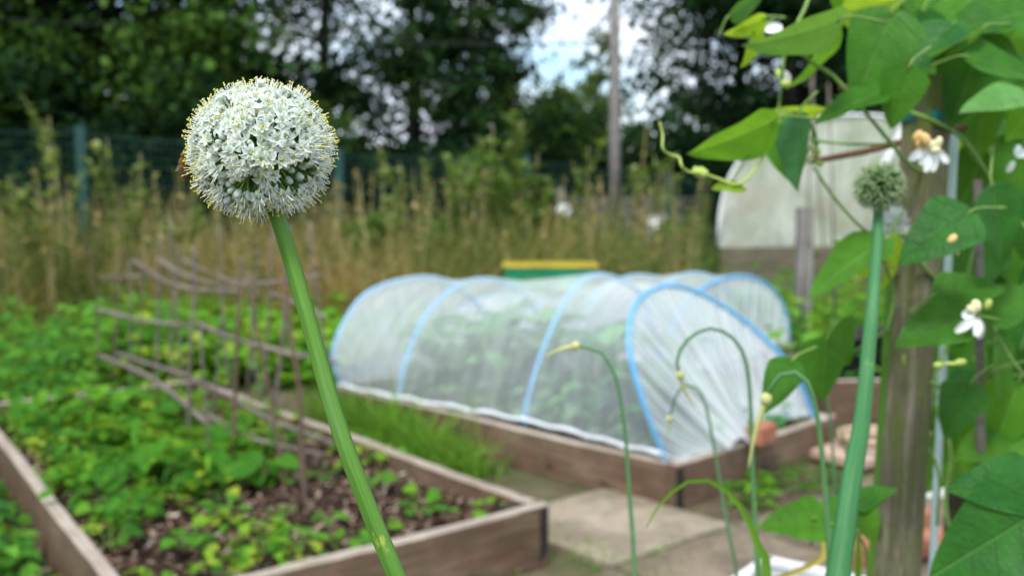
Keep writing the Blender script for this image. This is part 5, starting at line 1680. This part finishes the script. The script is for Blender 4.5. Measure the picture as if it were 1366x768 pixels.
for (a, b, l_, w_, dg, dd, mt, un) in up_leaves: bean_leaf(bA, a, b, l_ * 1.06, w_, dg, dd, mt, bool(un), yaw=random.uniform(-.15, .25))
rt_leaves = [
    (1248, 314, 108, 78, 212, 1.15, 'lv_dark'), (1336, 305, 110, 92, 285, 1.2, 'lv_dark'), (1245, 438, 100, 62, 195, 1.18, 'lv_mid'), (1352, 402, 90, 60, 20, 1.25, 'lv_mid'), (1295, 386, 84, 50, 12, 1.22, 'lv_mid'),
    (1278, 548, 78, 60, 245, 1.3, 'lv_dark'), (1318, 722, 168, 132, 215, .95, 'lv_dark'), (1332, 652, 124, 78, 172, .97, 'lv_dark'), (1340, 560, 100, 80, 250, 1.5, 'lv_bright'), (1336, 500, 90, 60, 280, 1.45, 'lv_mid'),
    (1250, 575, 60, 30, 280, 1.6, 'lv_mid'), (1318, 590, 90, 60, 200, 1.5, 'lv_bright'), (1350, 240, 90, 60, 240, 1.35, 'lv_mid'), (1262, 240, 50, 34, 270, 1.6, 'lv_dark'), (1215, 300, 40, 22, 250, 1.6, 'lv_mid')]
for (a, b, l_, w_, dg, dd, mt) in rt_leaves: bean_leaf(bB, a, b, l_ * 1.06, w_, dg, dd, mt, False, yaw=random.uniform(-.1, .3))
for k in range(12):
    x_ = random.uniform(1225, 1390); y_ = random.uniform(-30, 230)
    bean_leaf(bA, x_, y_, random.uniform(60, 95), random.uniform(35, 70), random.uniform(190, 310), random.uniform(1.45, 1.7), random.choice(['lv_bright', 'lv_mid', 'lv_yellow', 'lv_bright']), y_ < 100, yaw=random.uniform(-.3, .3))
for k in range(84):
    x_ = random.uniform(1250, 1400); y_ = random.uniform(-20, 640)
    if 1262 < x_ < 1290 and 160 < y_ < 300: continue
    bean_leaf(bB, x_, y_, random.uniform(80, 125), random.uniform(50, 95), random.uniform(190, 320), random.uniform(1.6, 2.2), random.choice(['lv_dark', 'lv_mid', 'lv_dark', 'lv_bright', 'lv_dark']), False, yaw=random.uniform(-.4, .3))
for (a, b, l_, w_, dg, dd, mt) in [(1062, 697, 92, 46, 176, 1.15, 'lv_bright'), (1140, 678, 78, 28, 32, 1.2, 'lv_mid'), (1158, 697, 62, 52, 300, 1.25, 'lv_bright'), (1120, 452, 66, 62, 62, 1.35, 'lv_mid'), (1098, 494, 78, 58, 262, 1.3, 'lv_mid'),
                                   (1036, 514, 76, 42, 236, 1.1, 'lv_mid'), (1165, 660, 60, 18, 30, 1.2, 'lv_mid'), (1110, 690, 50, 30, 200, 1.25, 'lv_mid')]:
    bean_leaf(bC, a, b, l_ * 1.06, w_, dg, dd, mt, False, yaw=.1)


def vine(par, pts, r, mat='vine', nm='vine_stem', n=30):
    V, F = tube(spline([PD(*p_) for p_ in pts], n), r, 8); return mk(nm, V, F, M[mat], par, smooth=True)


vine(bA, [(1262, 520, 1.35), (1205, 480, 1.33), (1262, 400, 1.36), (1218, 330, 1.3), (1262, 250, 1.38), (1215, 222, 1.3), (1190, 193, 1.27), (1150, 145, 1.25), (1110, 100, 1.25), (1085, 85, 1.25), (1058, 52, 1.2), (1078, 0, 1.25), (1085, -50, 1.3)], [.0028, .0022], n=90)
vine(bA, [(1190, 193, 1.27), (1130, 192, 1.27), (1082, 186, 1.27), (1055, 170, 1.25), (1022, 168, 1.2)], [.0018, .0012])
vine(bA, [(1048, 55, 1.2), (1044, 95, 1.2), (1040, 135, 1.22), (1036, 160, 1.22)], [.0022, .0015])
vine(bA, [(1085, 222, 1.27), (1110, 260, 1.27), (1140, 295, 1.25), (1162, 315, 1.25), (1178, 345, 1.28), (1192, 395, 1.3), (1182, 445, 1.3)], [.0019, .0022])
vine(bA, [(1215, 150, 1.3), (1240, 160, 1.3), (1275, 178, 1.35), (1300, 205, 1.35), (1335, 260, 1.33), (1375, 312, 1.3)], [.003, .002])
vine(bA, [(1022, 168, 1.2), (1005, 195, 1.18), (985, 225, 1.15), (975, 240, 1.12)], [.001, .0009])
vine(bA, [(1185, 440, 1.32), (1150, 462, 1.35), (1120, 478, 1.35)], [.0022, .0015])
vine(bA, [(880, 163, 1.12), (884, 180, 1.12), (884, 198, 1.11), (893, 206, 1.12), (906, 210, 1.12), (909, 221, 1.11), (918, 229, 1.12), (936, 231, 1.12), (960, 239, 1.12), (985, 246, 1.12), (1010, 222, 1.15), (1030, 190, 1.2)], [.0012, .0016, .0016], 'tendril', 'tendril', 60)
vine(bB, [(1290, 780, 1.4), (1262, 680, 1.45), (1268, 600, 1.45), (1245, 520, 1.45), (1275, 430, 1.5), (1300, 330, 1.5), (1325, 230, 1.5), (1300, 120, 1.5), (1320, 0, 1.5), (1300, -60, 1.5)], [.003, .0025], n=80)
vine(bB, [(1300, 400, 1.3), (1325, 440, 1.25), (1366, 500, 1.25), (1420, 540, 1.3)], [.002, .0018])
vine(bB, [(1305, 520, 1.35), (1325, 495, 1.3), (1366, 482, 1.3), (1400, 478, 1.3)], [.0026, .002])
vine(bB, [(1250, 700, 1.4), (1252, 630, 1.4), (1230, 570, 1.4), (1250, 500, 1.42)], [.0022, .002])
vine(bC, [(1160, 780, 1.25), (1150, 720, 1.22), (1110, 705, 1.2), (1085, 690, 1.15)], [.002, .0015])


def lump(par, nm, items, d, mats):
    for (x_, y_, r_, l_, dg, mi) in items:
        th = R(dg); ax_ = rtv * math.cos(th) + UP * math.sin(th) + np.array([0, random.uniform(-.3, .3), 0])
        v, f = ellipsoid(PD(x_, y_, d + random.uniform(-.008, .008)), ax_, r_ * d / F_, l_ * d / F_, 10, 8)
        mk('flower_bud' if nm == 'flower_buds' else nm, v, f, mats[mi], par, smooth=True)


def petals(par, items, d):
    """bean blossoms: curved petals"""
    V = []; F = []; n_ = 0; uv = []
    for (x_, y_, l_, w_, dg) in items:
        th = R(dg); x = nrm(rtv * math.cos(th) + UP * math.sin(th) + np.array([0, random.uniform(-.5, .2), 0])); back = np.array([0, -1., 0.2])
        y = nrm(np.cross(back, x)); z = np.cross(x, y); c = PD(x_, y_, d); L_ = l_ * d / F_; W_ = w_ * d / F_
        for i in range(7):
            t_ = i / 6; hw = W_ / 2 * math.sin(PI * min(.98, t_ * .8 + .1)) ** .7
            for s in (-1, -.5, 0, .5, 1): V.append(c + x * L_ * t_ + y * s * hw + z * (.3 * hw * abs(s) - .25 * L_ * t_ * t_)); uv.append((t_, .9, 0))
        F += [tuple(int(q) + n_ for q in f) for f in grid_faces(7, 5)]; n_ += 35
    return mk('blossom', V, F, M['filament'], par, smooth=True, uv=np.array(uv))


BM = [simple('bud_cream', (.66, .60, .30), (.80, .74, .50), 80, .5, .1), simple('bud_peach', (.70, .42, .13), (.80, .58, .28), 80, .5, .1), M['tendril']]
petals(bA, [(1240, 198, 24, 13, 240), (1243, 200, 28, 14, 275), (1232, 200, 22, 12, 215), (1250, 200, 24, 12, 310), (1238, 205, 24, 11, 262), (1255, 208, 16, 10, 330)], 1.2)
lump(bA, 'flower_buds', [(1224, 182, 6, 9, 60, 1), (1234, 186, 7, 9, 110, 1), (1242, 193, 6, 8, 20, 0), (1252, 190, 5, 8, 80, 0), (1228, 194, 6, 8, 140, 1), (1248, 200, 5, 7, 10, 0)], 1.2, BM)
petals(bB, [(1300, 424, 30, 13, 222), (1303, 425, 32, 14, 292), (1300, 416, 16, 14, 200), (1304, 430, 18, 12, 260)], 1.15)
lump(bB, 'flower_buds', [(1302, 408, 7, 9, 100, 0), (1318, 406, 5, 8, 70, 2), (1296, 413, 6, 8, 140, 0), (1252, 487, 5, 7, 0, 2), (1281, 483, 5, 9, 10, 2), (1268, 485, 3, 10, 0, 2)], 1.15, BM)
lump(bA, 'flower_buds', [(1074, 200, 5, 8, 100, 2), (1080, 212, 5, 7, 40, 0), (1090, 205, 4, 7, 70, 2), (1070, 218, 5, 6, 10, 0), (1093, 218, 4, 6, 160, 2), (1083, 196, 4, 6, 100, 0)], 1.22, BM)
petals(bA, [(1020, 40, 22, 14, 10), (1025, 50, 18, 12, 330), (1045, 95, 20, 12, 300)], 1.22)
lump(bA, 'flower_buds', [(934, 230, 8, 9, 0, 2), (928, 228, 5, 6, 90, 2), (940, 232, 5, 6, 60, 2), (1048, 112, 6, 7, 0, 2), (1038, 98, 4, 7, 90, 2)], 1.12, BM)
petals(bB, [(1355, 208, 20, 11, 20), (1352, 215, 16, 9, 250), (1354, 206, 14, 9, 60)], 1.3)
lump(bB, 'withered_blossom', [(1270, 320, 6, 9, 60, 1), (1276, 330, 3, 11, 280, 0), (1262, 325, 3, 6, 200, 1)], 1.14, BM)

# ---- small things on the ground, right
wb = PZ(1024, 743, .22)
t = thing('white_box', (wb[0], wb[1] - .2, 0), 'white open topped box with soil at the bottom edge below the onion stems', 'box')
ax1 = nrm([.70, -.52, 0]); ax2 = nrm([-.55, -.72, 0]); wb0 = np.array([wb[0], wb[1], 0])
for (a_, b_) in ((0, 0),):
    A0 = wb0; C1 = wb0 + ax1 * .36; C2 = wb0 + ax2 * .26; C3 = C1 + ax2 * .26
    for (p_, q_) in ((A0, C1), (C1, C3), (C3, C2), (C2, A0)):
        mid = (p_ + q_) / 2; d_ = q_ - p_; L_ = np.linalg.norm(d_); x_ = d_ / L_; y_ = np.cross(UP, x_)
        rot = np.stack([x_, y_, UP], 1); m = MB(); m.box((*mid[:2], .11), (L_ - .0, .012, .22), rot=rot); m.box((*mid[:2], .212), (L_ + .016, .026, .018), rot=rot)
        m.build('side_panel', M['white'], t)
    cc = (A0 + C3) / 2; m = MB(); m.box((cc[0], cc[1], .15), (.34, .24, .02), rot=np.stack([ax1, np.cross(UP, ax1), UP], 1)); m.build('soil', M['soil'], t)
for k, (x_, y_, rz_, lb) in enumerate([(1150, 735, .5, 'left of the mossy post foot'), (1248, 725, .2, 'between the mossy post and teal pipe'), (1290, 745, -.3, 'under the large dark bean leaf'), (1212, 700, .9, 'standing behind the mossy post')]):
    q = PZ(x_, y_, .04); brick_mesh('brick', (q[0], q[1], .012), (.215, .10, .065), rz_, M['brick'], None, 'loose red brick on the ground ' + lb, 'brick', 'loose bricks on the path')
q = PZ(1142, 606, .02)
m = MB(); 
import bmesh
o = brick_mesh('stepping_stone', (q[0], q[1], .018), (.40, .34, .035), .6, M['pink'], None, 'pinkish sandstone stepping stone beyond the netted bed corner', 'stone')
q = PZ(1172, 590, .07); th = np.linspace(0, 4 * PI, 70)
V, F = tube(np.stack([q[0] + (.13 + .004 * th) * np.cos(th), q[1] + (.13 + .004 * th) * np.sin(th), .075 + .003 * th], 1), .013, 10)
tag(mk('hose_coil', V, F, M['hose'], smooth=True), 'coil of tan hose lying beyond the netted bed corner', 'hose')
q = PZ(1248, 640, .05); m = MB()
t = thing('seed_tray', (q[0], q[1], .014), 'white seed tray on the ground behind the mossy post', 'tray')
m.box((q[0], q[1], .03), (.34, .22, .03)); m.build('tray_base', M['white'], t)
for s in (-1, 1):
    m = MB(); m.box((q[0], q[1] + s * .115, .05), (.36, .01, .07)); m.build('rim', M['white'], t)
    m = MB(); m.box((q[0] + s * .18, q[1], .05), (.01, .24, .07)); m.build('rim', M['white'], t)
for k, (x_, y_, lb) in enumerate([(1140, 500, 'left'), (1185, 496, 'right')]):
    q = PZ(x_, y_, .2); t = thing('plant_pot', (q[0], q[1], .0), 'black plastic pot behind the right bed, the %s one' % lb, 'pot', 'black pots at the right')
    V = []; n_ = 20; pr_ = [(.11, .16), (.14, .40), (.155, .40), (.155, .43), (.135, .43), (.13, .38), (.0, .38)]
    for (r_, z_) in [(.001, 0.0), (.10, 0.0)] + pr_:
        for j in range(n_): V.append((q[0] + r_ * math.cos(2 * PI * j / n_), q[1] + r_ * math.sin(2 * PI * j / n_), z_))
    F = [(i * n_ + j, i * n_ + (j + 1) % n_, (i + 1) * n_ + (j + 1) % n_, (i + 1) * n_ + j) for i in range(len(pr_) + 1) for j in range(n_)]
    mk('pot_body', V, F, M['wire'], t, smooth=True)
